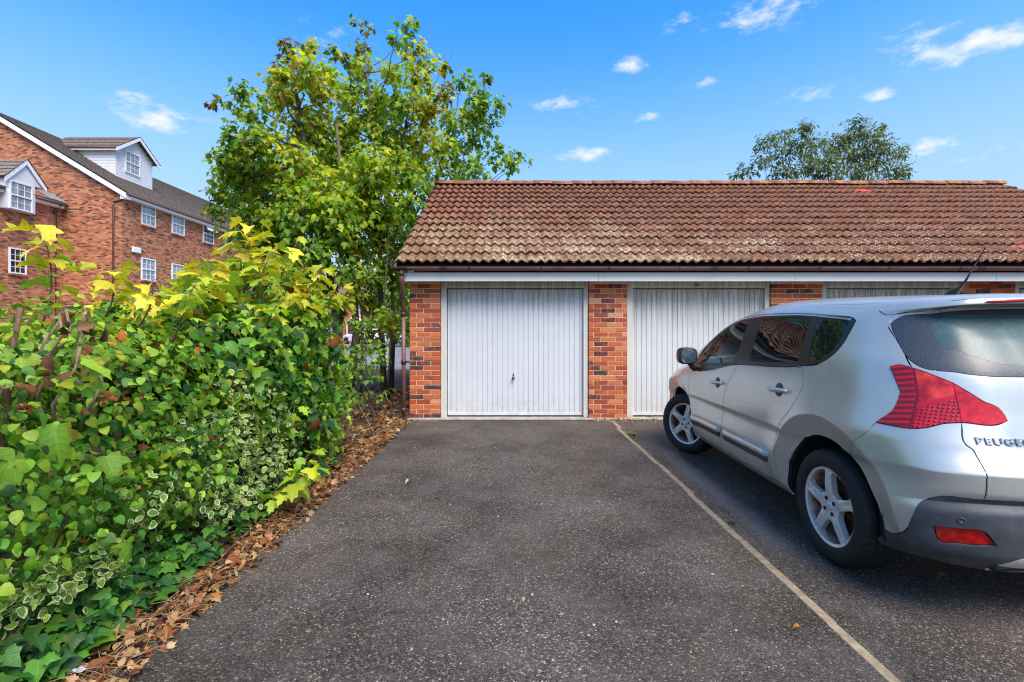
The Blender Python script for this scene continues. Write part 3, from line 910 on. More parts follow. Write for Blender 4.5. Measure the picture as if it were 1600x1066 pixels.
def mat_tail():
    t = NT("tail_lamp_lens"); p = t.pos("Object"); x, y, z = t.sep(p)
    a = t.math('ADD', t.math('SUBTRACT', t.math('ABSOLUTE', x), .652), t.math('SUBTRACT', y, .176))
    a = t.math('SUBTRACT', a, t.math('MULTIPLY', t.math('ABSOLUTE', t.math('SUBTRACT', z, 1.07)), .22))
    c = t.mix(t.mr(t.noise(p, 18, 3, .5), .4, .6), (.46, .003, .005), (.60, .008, .007))
    # bright facet above, honeycomb optics below, ribbed side strip
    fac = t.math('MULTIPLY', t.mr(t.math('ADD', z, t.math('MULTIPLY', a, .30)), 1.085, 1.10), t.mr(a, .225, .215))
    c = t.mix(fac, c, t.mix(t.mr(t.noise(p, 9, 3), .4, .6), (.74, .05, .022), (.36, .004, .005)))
    v = t.n("ShaderNodeTexVoronoi"); v.feature = 'F1'; v.inputs["Scale"].default_value = 62; v.inputs["Randomness"].default_value = .12
    t.l(t.comb(t.math('MULTIPLY', a, .62), t.math('MULTIPLY', z, 1.0), 0.0), v.inputs["Vector"])
    dot = t.mr(v.outputs["Distance"], .36, .28)
    hz = t.math('MULTIPLY', t.mr(t.math('ADD', z, t.math('MULTIPLY', a, .30)), 1.075, 1.065), t.mr(a, .225, .215))
    c = t.mix(t.math('MULTIPLY', dot, hz), c, (.085, .004, .006))
    st = t.mr(a, .228, .240)
    rb = t.mr(t.math('SINE', t.math('ADD', t.math('MULTIPLY', z, 230.0), t.math('MULTIPLY', a, 25.0))), -.2, .75)
    c = t.mix(st, c, t.mix(rb, (.20, .002, .004), (.52, .008, .008)))
    ln = t.math('MULTIPLY', t.mr(a, .215, .222), t.mr(a, .238, .231))
    c = t.mix(ln, c, (.16, .002, .003))
    h = t.math('ADD', t.math('MULTIPLY', dot, hz), t.math('MULTIPLY', rb, st))
    return t.done(t.bsdf(c, .16, t.bump(h, .35, .003), Coat_Weight=.6, Coat_Roughness=.03, Specular_IOR_Level=.3))
M_TAIL = mat_tail()
M_LAMP_RIB = mat_lamp("lens_rib", (.27, .003, .005), (.42, .006, .006))
M_LAMP_DARK = mat_lamp("dark_red_lens", (.17, .006, .008), (.30, .010, .012))
def mat_alloy():
    t = NT("alloy_wheel"); p = t.pos("Object")
    c = t.mix(t.mr(t.noise(p, 14, 5, .7), .35, .7), srgb(228, 226, 222), srgb(204, 198, 192))
    d = t.mr(t.noise(p, 38, 5, .75), .56, .74)
    c = t.mix(t.math('MULTIPLY', d, .5), c, srgb(138, 100, 78))
    return t.done(t.bsdf(c, .36, t.bump(t.noise(p, 120, 3), .08, .002), Metallic=.35))
M_ALLOY = mat_alloy()
def mat_dust_rim():
    t = NT("brake_dusted_rim"); p = t.pos("Object")
    c = t.mix(t.mr(t.noise(p, 16, 6, .75), .36, .62), srgb(168, 140, 120), srgb(108, 56, 36))
    return t.done(t.bsdf(c, .6, None, Metallic=.25))
M_DUST_RIM = mat_dust_rim()
M_RUST = simple("rusted_disc", srgb(66, 38, 28), .75, .5, 30, .4, 150, metal=.3)

def build_car():
    car = thing("parked_car", (CAR_X, CAR_Y, 0), "silver five-door crossover car parked on the right, nose towards the garages", "car", rz=CAR_YAW)
    polys = {}                                   # name -> closed uv polygon
    metric = np.array([.42, .115])
    def dens(pts, closed=True, step=.028):
        P = np.array(pts, float); n = len(P); out = []
        M = P * metric
        for i in range(n if closed else n - 1):
            a, b = P[i], P[(i + 1) % n]
            pm, nm = P[(i - 1) % n], P[(i + 2) % n]
            def corner(k0, k1, k2):
                d0 = (k1 - k0) * metric; d1 = (k2 - k1) * metric
                c = d0 @ d1 / (np.linalg.norm(d0) * np.linalg.norm(d1) + 1e-9)
                return c < .62
            d = (b - a)
            l1 = np.linalg.norm(d * metric)
            def tang(k0, k1, k2):
                a0 = np.linalg.norm((k1 - k0) * metric) + 1e-9; a1 = np.linalg.norm((k2 - k1) * metric) + 1e-9
                return ((k1 - k0) / a0 * a1 + (k2 - k1) / a1 * a0) / (a0 + a1) * l1
            m0 = d if corner(pm, a, b) or (not closed and i == 0) else tang(pm, a, b)
            m1 = d if corner(a, b, nm) or (not closed and i == n - 2) else tang(a, b, nm)
            k = max(1, int(math.ceil(l1 / step)))
            for q in range(k):
                out.append(_hermite(a, b, m0, m1, q / k))
        if not closed: out.append(P[-1])
        return np.array(out)
    def off_edge(uv): return (-.6, uv[1])
    N_ = uvN; S = uvS
    # --- glass
    polys["front_door_window"] = [S(2.655, 1.085), S(2.06, 1.122), S(2.035, 1.30), S(2.045, 1.468), S(2.35, 1.442), S(2.655, 1.325)]
    polys["front_quarter_light"] = [S(2.715, 1.083), S(2.715, 1.293), S(2.86, 1.195), S(2.955, 1.10), S(2.965, 1.073)]
    polys["rear_door_window"] = [S(1.80, 1.135), S(1.14, 1.178), S(1.165, 1.33), S(1.20, 1.470), S(1.5, 1.488), S(1.83, 1.485), S(1.81, 1.3)]
    polys["rear_quarter_window"] = [S(1.045, 1.183), S(.94, 1.20), S(.875, 1.245), S(.838, 1.33), S(.845, 1.435), S(.88, 1.45), S(1.12, 1.466), S(1.08, 1.33)]
    polys["window_surround"] = [S(3.03, 1.045), N_(.878, 1.953, 1.100), N_(.863, 1.064, 1.158), N_(.85, .912, 1.182), N_(.832, .858, 1.215), N_(.815, .822, 1.253), N_(.77, .795, 1.34),
                                N_(.714, .795, 1.448), N_(.707, .838, 1.468), N_(.718, 1.16, 1.498), N_(.725, 1.68, 1.518), N_(.726, 2.017, 1.512), S(2.4, 1.468), S(2.68, 1.348), S(2.88, 1.215), S(3.0, 1.11)]
    b0 = N_(.36, .17, 1.173); t0 = N_(.30, .415, 1.498)
    polys["rear_window"] = [off_edge(b0), b0, N_(.522, .196, 1.175), N_(.605, .235, 1.188), N_(.712, .41, 1.248), N_(.696, .50, 1.333), N_(.662, .59, 1.425), N_(.640, .575, 1.452), N_(.53, .45, 1.482), t0, off_edge(t0)]
    b1 = N_(.33, .20, 1.215); t1 = N_(.28, .39, 1.462)
    polys["rear_glass_clear"] = [off_edge(b1), b1, N_(.46, .225, 1.232), N_(.545, .28, 1.275), N_(.60, .365, 1.34), N_(.585, .43, 1.405), N_(.50, .43, 1.445), t1, off_edge(t1)]
    # --- rear lamps
    sp0, sp1 = N_(.638, .239, 1.137), N_(.652, .176, .958)
    polys["tail_lamp"] = [N_(.772, .452, 1.20), N_(.75, .416, 1.211), N_(.728, .366, 1.199), sp0, sp1, N_(.704, .204, .948), N_(.767, .239, .920), N_(.868, .422, .910), N_(.803, .367, 1.016), N_(.782, .368, 1.077)]
    polys["tail_lamp_inner"] = [sp0, N_(.561, .171, 1.06), N_(.492, .135, .995), N_(.488, .130, .975), N_(.508, .127, .966), sp1]
    polys["bumper_reflector"] = [N_(.794, .16, .482), N_(.72, .10, .492), N_(.650, .063, .492), N_(.608, .054, .437), N_(.66, .08, .424), N_(.721, .115, .418), N_(.783, .161, .435)]
    # --- bumper, tailgate
    c0 = N_(.50, .027, .632)
    polys["skid_plate"] = [N_(.60, .06, .30), N_(.53, .03, .372), N_(.42, .02, .405), off_edge(N_(.35, .02, .41)), (-.6, -.6), (N_(.60, .06, .30)[0], -.6)]
    polys["bumper_cladding"] = [N_(.855, .52, .285), N_(.853, .470, .335), N_(.843, .305, .382), N_(.842, .242, .441), N_(.839, .22, .507), N_(.822, .205, .567), N_(.79, .172, .607), N_(.648, .064, .624), c0, off_edge(c0),
                                (-.6, -.6), (N_(.855, .52, .285)[0], -.6)]
    tg = N_(.52, .05, .634)
    tt = N_(.30, .41, 1.506)
    polys["tailgate"] = [off_edge(tg), tg, N_(.651, .065, .628), N_(.648, .056, .731), N_(.648, .079, .791), N_(.650, .119, .845), N_(.672, .141, .875), sp1, N_(.69, .26, 1.08), N_(.729, .367, 1.202),
                         N_(.706, .471, 1.318), N_(.682, .586, 1.41), N_(.655, .60, 1.464), N_(.60, .53, 1.490), N_(.50, .44, 1.500), tt, off_edge(tt)]
    sa = N_(.30, .55, 1.584)
    polys["spoiler"] = [off_edge(tt), tt, N_(.50, .44, 1.501), N_(.60, .53, 1.492), N_(.655, .655, 1.486), N_(.648, .70, 1.507), N_(.622, .70, 1.535), N_(.57, .655, 1.56), N_(.45, .60, 1.577), sa, off_edge(sa)]
    am = S(.64, .62)
    polys["rear_bumper"] = [N_(.868, .422, .910), N_(.905, .477, .823), N_(.895, .57, .725), am, S(.80, .45), (am[0] + .2, -.6), (-.6, -.6), off_edge(tg), tg, N_(.63, .17, .975), N_(.70, .22, .99), N_(.80, .31, .96)]
    # --- doors and the rest of the flank
    re = [S(1.073, 1.143), S(1.018, 1.032), S(1.113, .861), S(1.242, .736), S(1.303, .555), S(1.31, .325)]
    gap = [S(1.978, 1.10), S(2.139, .875), S(2.225, .648), S(2.255, .50), S(2.262, .325)]
    fe = [S(3.03, 1.03), S(3.045, .90), S(3.03, .70), S(2.995, .52), S(2.98, .325)]
    polys["rear_door"] = re + gap[::-1] + [S(1.6, 1.15)]
    polys["front_door"] = gap + fe[::-1] + [S(2.5, 1.09)]
    polys["sill"] = [S(1.28, .327), S(2.0, .327), S(3.03, .327), (S(3.05, .3)[0], -.6), (S(1.28, .3)[0], -.6)]
    # --- front
    polys["windscreen"] = [(13.6, 8.12), (12, 8.12), (11, 8.1), (10.35, 8.15), (10.1, 9), (10.05, 10.0), (10.6, 10.35), (12, 10.4), (13.6, 10.4)]
    polys["head_lamp"] = [S(3.62, .83), S(3.95, .80), (11.6, 6.5), (11.65, 5.6), (11.1, 5.5), S(3.85, .70)]
    polys["bonnet"] = [(13.6, 7.0), (12.0, 7.0), (11.1, 7.2), (10.55, 7.55), (10.1, 7.75), (10.0, 8.0), (10.35, 8.1), (11, 8.05), (12, 8.08), (13.6, 8.08)]
    polys["grille"] = [(13.6, 2.6), (12.3, 2.6), (12.2, 5.5), (13.6, 5.5)]
    polys["front_bumper"] = [(13.6, -.6), (10.9, -.6), (10.85, 3.5), S(3.88, .64), (11.6, 5.5), (11.65, 6.95), (13.6, 6.95)]
    polys["front_wing"] = fe + [(fe[-1][0], -.6), (11.3, -.6), S(3.9, .64), (11.8, 6.9), (11.1, 7.18), (10.55, 7.53), (10.08, 7.73), (9.98, 8.0), S(3.05, 1.045)]
    polys["roof"] = [(-.6, 14.6), (-.6, 12.95), N_(.60, .66, 1.553), N_(.64, .9, 1.55), N_(.662, 1.4, 1.566), N_(.66, 2.0, 1.56), (8, 11.6), (9, 11.4), (10.0, 10.5), (10.6, 10.38), (12, 10.43), (13.6, 10.43), (13.6, 14.6)]
    arches = {}
    for nm, hub, r in (("arch_r", HUB_R, .415), ("arch_f", HUB_F, .405)):
        pts = []
        for k in range(25):
            a = math.pi * (-.12 + 1.24 * k / 24)
            z = .335 + r * math.sin(a)
            pts.append(S(hub + r * math.cos(a) * (1 if z > .3 else 1), max(z, .27)))
        arches[nm] = [(pts[0][0], -.6)] + pts + [(pts[-1][0], -.6)]
    order = ["arch_r", "arch_f", "front_door_window", "front_quarter_light", "rear_door_window", "rear_quarter_window", "window_surround", "tail_lamp", "tail_lamp_inner",
             "bumper_reflector", "rear_glass_clear", "rear_window", "skid_plate", "bumper_cladding", "tailgate", "spoiler", "rear_bumper", "rear_door", "front_door", "sill", "windscreen", "head_lamp", "bonnet", "grille", "front_bumper", "front_wing", "roof"]
    allp = dict(polys); allp.update(arches)
    D = {k: dens(allp[k]) for k in order}
    # crease rings of the arch flares
    rings = []
    for hub, r in ((HUB_R, .538), (HUB_R, .545), (HUB_R, .552), (HUB_F, .518), (HUB_F, .525), (HUB_F, .532)):
        rings.append(dens([S(hub + r * math.cos(math.pi * k / 30), .335 + r * math.sin(math.pi * k / 30)) for k in range(31)], False))
    for v in (2.93, 3.0, 3.07, 4.92, 5.0, 5.08): rings.append(np.stack([np.linspace(0, 13, 260), np.full(260, v)], 1))
    verts2, edges2 = [], []
    for k in order:
        b = len(verts2); P = D[k]; verts2 += [Vector(p) for p in P]; n = len(P)
        edges2 += [(b + i, b + (i + 1) % n) for i in range(n)]
    for P in rings:
        b = len(verts2); verts2 += [Vector(p) for p in P]; edges2 += [(b + i, b + i + 1) for i in range(len(P) - 1)]
    # domain frame
    for a, b_ in (((0, -.0), (13, 0)), ((13, 0), (13, 14)), ((13, 14), (0, 14)), ((0, 14), (0, 0))):
        b = len(verts2); n = 60
        verts2 += [Vector((a[0] + (b_[0] - a[0]) * i / n, a[1] + (b_[1] - a[1]) * i / n)) for i in range(n + 1)]
        edges2 += [(b + i, b + i + 1) for i in range(n)]
    cons = np.array([tuple(v) for v in verts2]) * metric
    gu = np.concatenate([np.linspace(0, 4, 49), np.linspace(4, 11, 106)[1:], np.linspace(11, 13, 17)[1:]]); gv = np.linspace(0, 14, 85)
    cell = {}
    for q in cons: cell.setdefault((int(q[0] / .012), int(q[1] / .012)), []).append(q)
    for v in gv:
        for u in gu:
            q = np.array((u, v)) * metric; ci = (int(q[0] / .012), int(q[1] / .012))
            near = False
            for dx in (-1, 0, 1):
                for dy in (-1, 0, 1):
                    for o in cell.get((ci[0] + dx, ci[1] + dy), ()):
                        if abs(o[0] - q[0]) < .011 and abs(o[1] - q[1]) < .006: near = True
            if not near: verts2.append(Vector((u, v)))
    vo, eo, fo, _, _, _ = delaunay_2d_cdt(verts2, edges2, [], 0, 1e-5)
    UV = np.array([tuple(v) for v in vo])
    tris = np.array([f for f in fo if len(f) == 3])
    cen = UV[tris].mean(1)
    inside = (cen[:, 0] > 0) & (cen[:, 0] < 13) & (cen[:, 1] > 0) & (cen[:, 1] < 14)
    tris, cen = tris[inside], cen[inside]
    def pip(poly, pts):
        x, y = pts[:, 0], pts[:, 1]; r = np.zeros(len(pts), bool); n = len(poly)
        for i in range(n):
            x0, y0 = poly[i]; x1, y1 = poly[(i + 1) % n]
            if y0 == y1: continue
            c = ((y0 > y) != (y1 > y)) & (x < (x1 - x0) * (y - y0) / (y1 - y0) + x0)
            r ^= c
        return r
    region = np.full(len(tris), -1)
    for k, nm in enumerate(order):
        m = pip(D[nm], cen) & (region < 0); region[m] = k
    P3 = car_eval(UV[:, 0], UV[:, 1])
    N3 = car_normal(np.clip(UV[:, 0], .001, 12.999), np.clip(UV[:, 1], .001, 13.999))
    N3[np.abs(UV[:, 0]) < 1e-4, 0] = 0; N3[np.abs(UV[:, 0] - 13) < 1e-4, 0] = 0; N3[np.abs(UV[:, 1] - 14) < 1e-4, 0] = 0
    N3 /= np.linalg.norm(N3, axis=1, keepdims=True) + 1e-12
    a, b, c = P3[tris[:, 0]], P3[tris[:, 1]], P3[tris[:, 2]]
    flip = np.einsum('ij,ij->i', np.cross(b - a, c - a), N3[tris].sum(1)) < 0
    tris[flip] = tris[flip][:, ::-1]
    seam = (UV[:, 0] < 1e-4) | (UV[:, 0] > 12.9999) | (UV[:, 1] > 13.9999)

    def part(name, rid, mat, sides, gap=.0036, lift=0.0, depth=.012, label=None):
        """sides: 'L','R' separate objects, or 'B' both halves in one mesh"""
        T = tris[region == rid]
        if len(T) == 0: print("car: empty region", name); return []
        ids, inv = np.unique(T, return_inverse=True); T2 = inv.reshape(-1, 3)
        P = P3[ids].copy(); Nn = N3[ids].copy(); sm = seam[ids]
        cnt = {}
        for t in T2:
            for k in range(3):
                e = (t[k], t[(k + 1) % 3]); cnt[e] = 1
        bnd = [e for e in cnt if (e[1], e[0]) not in cnt and not (sm[e[0]] and sm[e[1]])]
        bv = np.zeros(len(ids), bool)
        for e in bnd: bv[list(e)] = True
        nb = np.zeros_like(P); nc = np.zeros(len(ids))
        for t in T2:
            g = P[t].mean(0)
            for k in t: nb[k] += g - P[k]; nc[k] += 1
        ln = np.linalg.norm(nb, axis=1, keepdims=True) + 1e-12
        nb = nb / ln
        nb[sm, 0] = 0
        P[bv] += nb[bv] * gap
        P += Nn * lift
        nbase = len(P)
        vs = list(P); ns = list(Nn); fs = [tuple(t) for t in T2]
        low = {}
        for e in bnd:
            for k in e:
                if k not in low:
                    low[k] = len(vs); vs.append(P[k] - Nn[k] * depth); ns.append(-nb[k] if np.linalg.norm(nb[k]) > .5 else Nn[k])
            fs.append((e[1], e[0], low[e[0]], low[e[1]]))
        V = np.array(vs); NN = np.array(ns)
        res = []
        for side in sides:
            if side == 'B':
                VV = np.concatenate([V * [-1, 1, 1], V * [1, 1, 1]]); n = len(V)
                FF = fs + [tuple(n + i for i in f[::-1]) for f in fs]
                # left half is mirrored in x, so its winding flips
                FF = [f[::-1] for f in fs] + [tuple(n + i for i in f) for f in fs]
                NV = np.concatenate([NN * [-1, 1, 1], NN])
            elif side == 'L':
                VV, FF, NV = V * [-1, 1, 1], [f[::-1] for f in fs], NN * [-1, 1, 1]
            else:
                VV, FF, NV = V, fs, NN
            me = mesh_of(name, VV, FF, mat, smooth=True)
            me.normals_split_custom_set_from_vertices([tuple(x) for x in NV])
            o = link(name, me, car)
            if label: o["label"] = label
            res.append(o)
        return res
    R_ = {k: i for i, k in enumerate(order)}
    P_ = {}
    P_["fdw"] = part("front_door_window", R_["front_door_window"], M_GLASS, "LR", .001, -.003, .004)
    part("quarter_light", R_["front_quarter_light"], M_GLASS, "LR", .001, -.003, .004)
    part("rear_door_window", R_["rear_door_window"], M_GLASS_DARK, "LR", .001, -.003, .004)
    part("rear_quarter_window", R_["rear_quarter_window"], M_GLASS_DARK, "LR", .001, -.002, .004)
    part("window_surround", R_["window_surround"], M_TRIM, "LR", .0015, -.0015, .01)
    lamps = part("tail_lamp", R_["tail_lamp"], M_TAIL, "LR", .002, .004, .03, "red tail lamp wrapping round the rear corner")
    part("tailgate_lamp", R_["tail_lamp_inner"], M_LAMP, "LR", .002, .003, .03)
    part("bumper_reflector", R_["bumper_reflector"], M_LAMP, "LR", .004, -.008, .02)
    rwin = part("rear_window", R_["rear_glass_clear"], M_GLASS_REAR, "B", 0, -.002, .001)[0]
    part("window_border", R_["rear_window"], M_FRIT, "B", .001, -.002, .004)[0].parent = rwin
    part("skid_plate", R_["skid_plate"], M_ALLOY, "B", .002, .006, .02)
    clad = part("bumper_cladding", R_["bumper_cladding"], M_CLAD, "B", .002, .004, .03, "dark grey plastic lower bumper")
    tailg = part("tailgate", R_["tailgate"], M_PAINT, "B")[0]
    spo = part("roof_spoiler", R_["spoiler"], M_PAINT, "B", .002, .002)[0]
    part("rear_bumper_corner", R_["rear_bumper"], M_PAINT, "LR")
    rdoor = part("rear_door", R_["rear_door"], M_PAINT, "LR")
    fdoor = part("front_door", R_["front_door"], M_PAINT, "LR")
    part("sill", R_["sill"], M_PAINT, "LR", .0015)
    part("windscreen", R_["windscreen"], M_GLASS, "B", .001, -.002, .004)
    part("head_lamp", R_["head_lamp"], mat_glass("head_lamp_lens", (.8, .8, .8), .02, .15), "LR")
    part("bonnet", R_["bonnet"], M_PAINT, "B")
    part("grille", R_["grille"], M_CLAD, "B", .002, -.01)
    part("front_bumper", R_["front_bumper"], M_PAINT, "B")
    part("front_wing", R_["front_wing"], M_PAINT, "LR")
    part("roof", R_["roof"], M_PAINT, "B", .0015)
    part("body_side", -1, M_PAINT, "LR")
    # inner skin: everything but glass and arch openings
    glass = [R_[k] for k in ("front_door_window", "front_quarter_light", "rear_door_window", "rear_quarter_window", "rear_window", "rear_glass_clear", "windscreen", "arch_r", "arch_f")]
    keep = ~np.isin(region, glass)
    T = tris[keep]; ids, inv = np.unique(T, return_inverse=True); T2 = inv.reshape(-1, 3)
    P = P3[ids] - N3[ids] * .03; n = len(P)
    P[:, 0] = np.maximum(P[:, 0], 0)
    VV = np.concatenate([P * [-1, 1, 1], P]); FF = [tuple(t[::-1]) for t in T2] + [tuple(n + t) for t in T2]
    link("cabin_lining", mesh_of("cabin_lining", VV, FF, M_LINING, smooth=True), car)
    # floor pan and wheel housings
    m = MB()
    m.box(-.78, .78, .42, 4.05, .23, .33, .02)
    m.box(-.60, .60, .08, .46, .30, .36, .02)
    m.build("floor_pan", M_LINER, car, local=True)
    for hub in (HUB_R, HUB_F):
        for sg in (-1, 1):
            m = MB(); vs = []; fs = []; n = 22
            for k in range(n + 1):
                a = math.pi * (-.02 + 1.04 * k / n)
                for w in (.852, .50):
                    vs.append((sg * w, hub + .425 * math.cos(a), .335 + .425 * math.sin(a)))
            for k in range(n): fs.append((2 * k, 2 * k + 1, 2 * k + 3, 2 * k + 2))
            fs.append(tuple(2 * k + 1 for k in range(n + 1)))
            m.add(vs, fs); m.build("wheel_housing", M_LINER, car, local=True)
    # seats, dash, steering wheel
    for sg in (-1, 1):
        m = MB(); m.box(sg * .36 - .25, sg * .36 + .25, 1.85, 2.40, .42, .62, .05)
        m.add([(sg * .36 + x, y, z) for x, y, z in ((-.23, 1.95, .58), (.23, 1.95, .58), (.21, 1.72, 1.16), (-.21, 1.72, 1.16), (-.23, 1.83, .58), (.23, 1.83, .58), (.19, 1.62, 1.16), (-.19, 1.62, 1.16))],
              [(0, 1, 2, 3), (5, 4, 7, 6), (1, 5, 6, 2), (4, 0, 3, 7), (3, 2, 6, 7)])
        m.box(sg * .36 - .13, sg * .36 + .13, 1.60, 1.70, 1.20, 1.38, .04)
        m.tube([(sg * .36 - .05, 1.66, 1.12), (sg * .36 - .05, 1.65, 1.24)], .008, 6); m.tube([(sg * .36 + .05, 1.66, 1.12), (sg * .36 + .05, 1.65, 1.24)], .008, 6)
        m.build("front_seat", M_SEAT, car, local=True)
    m = MB(); m.box(-.62, .62, .95, 1.45, .42, .60, .05)
    m.add([(x, y, z) for x, y, z in ((-.62, 1.02, .56), (.62, 1.02, .56), (.60, .86, 1.10), (-.60, .86, 1.10), (-.62, .90, .56), (.62, .90, .56), (.60, .76, 1.10), (-.60, .76, 1.10))],
          [(0, 1, 2, 3), (5, 4, 7, 6), (1, 5, 6, 2), (4, 0, 3, 7), (3, 2, 6, 7)])
    m.build("rear_seat", M_SEAT, car, local=True)
    for x in (-.40, 0, .40):
        m = MB(); m.box(x - .12, x + .12, .74, .82, 1.13, 1.27, .035); m.build("rear_headrest", M_SEAT, car, local=True)
    m = MB(); m.box(-.72, .72, 2.72, 3.30, .62, 1.0, .06); m.build("dashboard", M_LINING, car, local=True)
    m = MB(); vs = []
    for k in range(28):
        a = 2 * math.pi * k / 28; vs.append(Vector((.37 + .18 * math.cos(a), 2.60 + .06 * math.sin(a), .98 + .165 * math.sin(a))))
    m.tube(vs + [vs[0]], .014, 8, cap=False); m.tube([(.20, 2.60, .98), (.37, 2.63, .96), (.54, 2.60, .98)], .02, 6); m.tube([(.37, 2.63, .96), (.37, 2.85, .88)], .03, 8)
    m.build("steering_wheel", M_TRIM, car, local=True)
    # bright strip round the top of the side glass
    def surf(u, v, lift=0.0):
        p = car_eval(u, v); n_ = car_normal(u, v); return p + n_ * lift
    def surf_line(pts_uv, lift):
        return [surf(u, v, lift) for u, v in dens(pts_uv, False, .03)]
    for sg in (-1, 1):
        line = surf_line([N_(.714, .835, 1.452), N_(.722, 1.16, 1.484), N_(.730, 1.68, 1.502), N_(.731, 2.017, 1.497), S(2.4, 1.452), S(2.66, 1.345), S(2.86, 1.215), S(2.97, 1.12)], .001)
        m = MB(); m.tube([(sg * p[0], p[1], p[2]) for p in line], .0075, 6); m.build("chrome_strip", M_CHROME, car, local=True)
        line = surf_line([S(2.99, 1.045), N_(.878, 1.953, 1.107), N_(.864, 1.064, 1.165), N_(.851, .92, 1.189)], .000)
        m = MB(); m.tube([(sg * p[0], p[1], p[2]) for p in line], .0075, 6); m.build("weather_strip", M_TRIM, car, local=True)
    # door mouldings: bulged silver strip with a scuffed dark lower face
    def moulding(s0, s1, sg, door):
        secA, secB = [], []
        n = 26; va, fa, vb, fb = [], [], [], []
        for k in range(n + 1):
            t = k / n; s = s0 + (s1 - s0) * t
            end = min(1, min(t, 1 - t) * 14) ** .5 if s0 < 1.6 else min(1, min((t) * 40, (1 - t) * 12)) ** .5
            zc = .474 - .006 * (s - 1.4) / 1.6
            prof = [(.522, 0.0), (.512, .017), (.497, .024), (.480, .026), (.468, .0255)]
            low = [(.468, .0255), (.444, .0225), (.420, .013), (.410, -.004)]
            def P(z, o):
                zz = zc + (z - .472) * (.35 + .65 * end)
                return (sg * (hitS(s, zz) + o * end - .003), s, zz)
            va += [P(*q) for q in prof]; vb += [P(*q) for q in low]
            if k:
                a = (k - 1) * 5; fa += [(a + i, a + i + 1, a + 6 + i, a + 5 + i) for i in range(4)]
                a = (k - 1) * 4; fb += [(a + i, a + i + 1, a + 5 + i, a + 4 + i) for i in range(3)]
        if sg > 0: fa = [f[::-1] for f in fa]; fb = [f[::-1] for f in fb]
        fa = [f[::-1] for f in fa]; fb = [f[::-1] for f in fb]
        o = MB().add(va, fa, True).build("door_moulding", M_PAINT, door, local=True)
        MB().add(vb, fb, True).build("moulding_rub_strip", M_CLAD, door, local=True)
    for sg, i in ((-1, 0), (1, 1)):
        moulding(1.40, 2.235, sg, rdoor[i]); moulding(2.272, 2.99, sg, fdoor[i])
    # handles; each cup's shade is painted as a flat dark disc
    for sg, i in ((-1, 0), (1, 1)):
        for door, sc, zc in ((rdoor[i], 1.29, .973), (fdoor[i], 2.315, .912)):
            u, v = S(sc, zc); p = car_eval(u, v); w = p[0]
            m = MB()
            pts = []; n = 14
            for k in range(n + 1):
                t = k / n; pts.append((sg * (w + .006 + .030 * math.sin(math.pi * min(1, max(0, (t - .04) / .92))) ** .55), sc - .118 + .236 * t, zc + .004 - .008 * t))
            m.tube(pts, [.006 + .011 * math.sin(math.pi * (.08 + .84 * k / n)) ** .4 for k in range(n + 1)], 10)
            m.build("door_handle", M_PAINT, door, local=True)
            m = MB(); vs = []; fs = []
            for r, d in ((.048, .001), (.044, -.0005), (.030, .0005)):
                for k in range(24):
                    a = 2 * math.pi * k / 24
                    vs.append((sg * (hitS(sc - .005 + r * 1.05 * math.cos(a), zc + r * math.sin(a)) + d + .0008), sc - .005 + r * 1.05 * math.cos(a), zc + r * math.sin(a)))
            for j in range(2):
                for k in range(24): fs.append((j * 24 + k, j * 24 + (k + 1) % 24, (j + 1) * 24 + (k + 1) % 24, (j + 1) * 24 + k))
            fs.append(tuple(48 + k for k in range(24)))
            m.add(vs, fs); m.build("handle_cup_shade", simple("handle_cup_shadowed_plastic", (.20, .205, .21), .6, .2) if False else M_CLAD, door, local=True)
    # door mirrors
    for sg, i in ((-1, 0), (1, 1)):
        def sup(cx, cy, cz, ax, ay, az, e=.55, n=20, mlat=14, cut=None):
            vs = []; fs = []
            f = lambda x: math.copysign(abs(x) ** e, x)
            for a in range(mlat + 1):
                th = -math.pi / 2 + math.pi * a / mlat
                for b in range(n):
                    ph = 2 * math.pi * b / n
                    y = ay * f(math.sin(th))
                    if cut is not None: y = max(y, cut)
                    k = 1.0 + .12 * math.sin(th)
                    vs.append((cx + ax * f(math.cos(th)) * f(math.cos(ph)), cy + y, cz + az * f(math.cos(th)) * f(math.sin(ph))))
            for a in range(mlat):
                for b in range(n): fs.append((a * n + b, a * n + (b + 1) % n, (a + 1) * n + (b + 1) % n, (a + 1) * n + b))
            return vs, fs
        m = MB(); m.add(*sup(sg * .985, 2.90, 1.125, .098, .095, .088, .62, cut=-.045), True)
        mir = m.build("door_mirror", M_TRIM, car, local=True)
        m = MB(); vs = [(sg * .985, 2.848, 1.125)]; f = lambda x: math.copysign(abs(x) ** .62, x)
        for k in range(28):
            a = 2 * math.pi * k / 28; vs.append((sg * (.985 - .004) + .076 * f(math.cos(a)), 2.850, 1.125 + .072 * f(math.sin(a))))
        m.add(vs, [(0, 1 + k, 1 + (k + 1) % 28) if sg < 0 or True else 0 for k in range(28)])
        m.build("mirror_glass", M_MIRROR, mir, local=True)
        m = MB(); m.tube([(sg * .955, 2.90, 1.06), (sg * .93, 2.90, 1.01), (sg * .895, 2.91, .985)], [.030, .026, .028], 10)
        m.build("mirror_bracket", M_RUST if sg < 0 else M_TRIM, mir, local=True)
    # high-level brake lamp on the spoiler lip, aerial, parking sensors, maker's lettering
    line = [surf(*uvN(w, .29, 1.535), .004) for w in np.linspace(-.0, .42, 12)]
    pts = [(-p[0], p[1], p[2]) for p in line[::-1]] + [(p[0], p[1], p[2]) for p in line[1:]]
    m = MB(); m.tube(pts, [.003] + [.0088] * (len(pts) - 2) + [.003], 8); m.build("brake_light_strip", M_LAMP, spo, local=True)
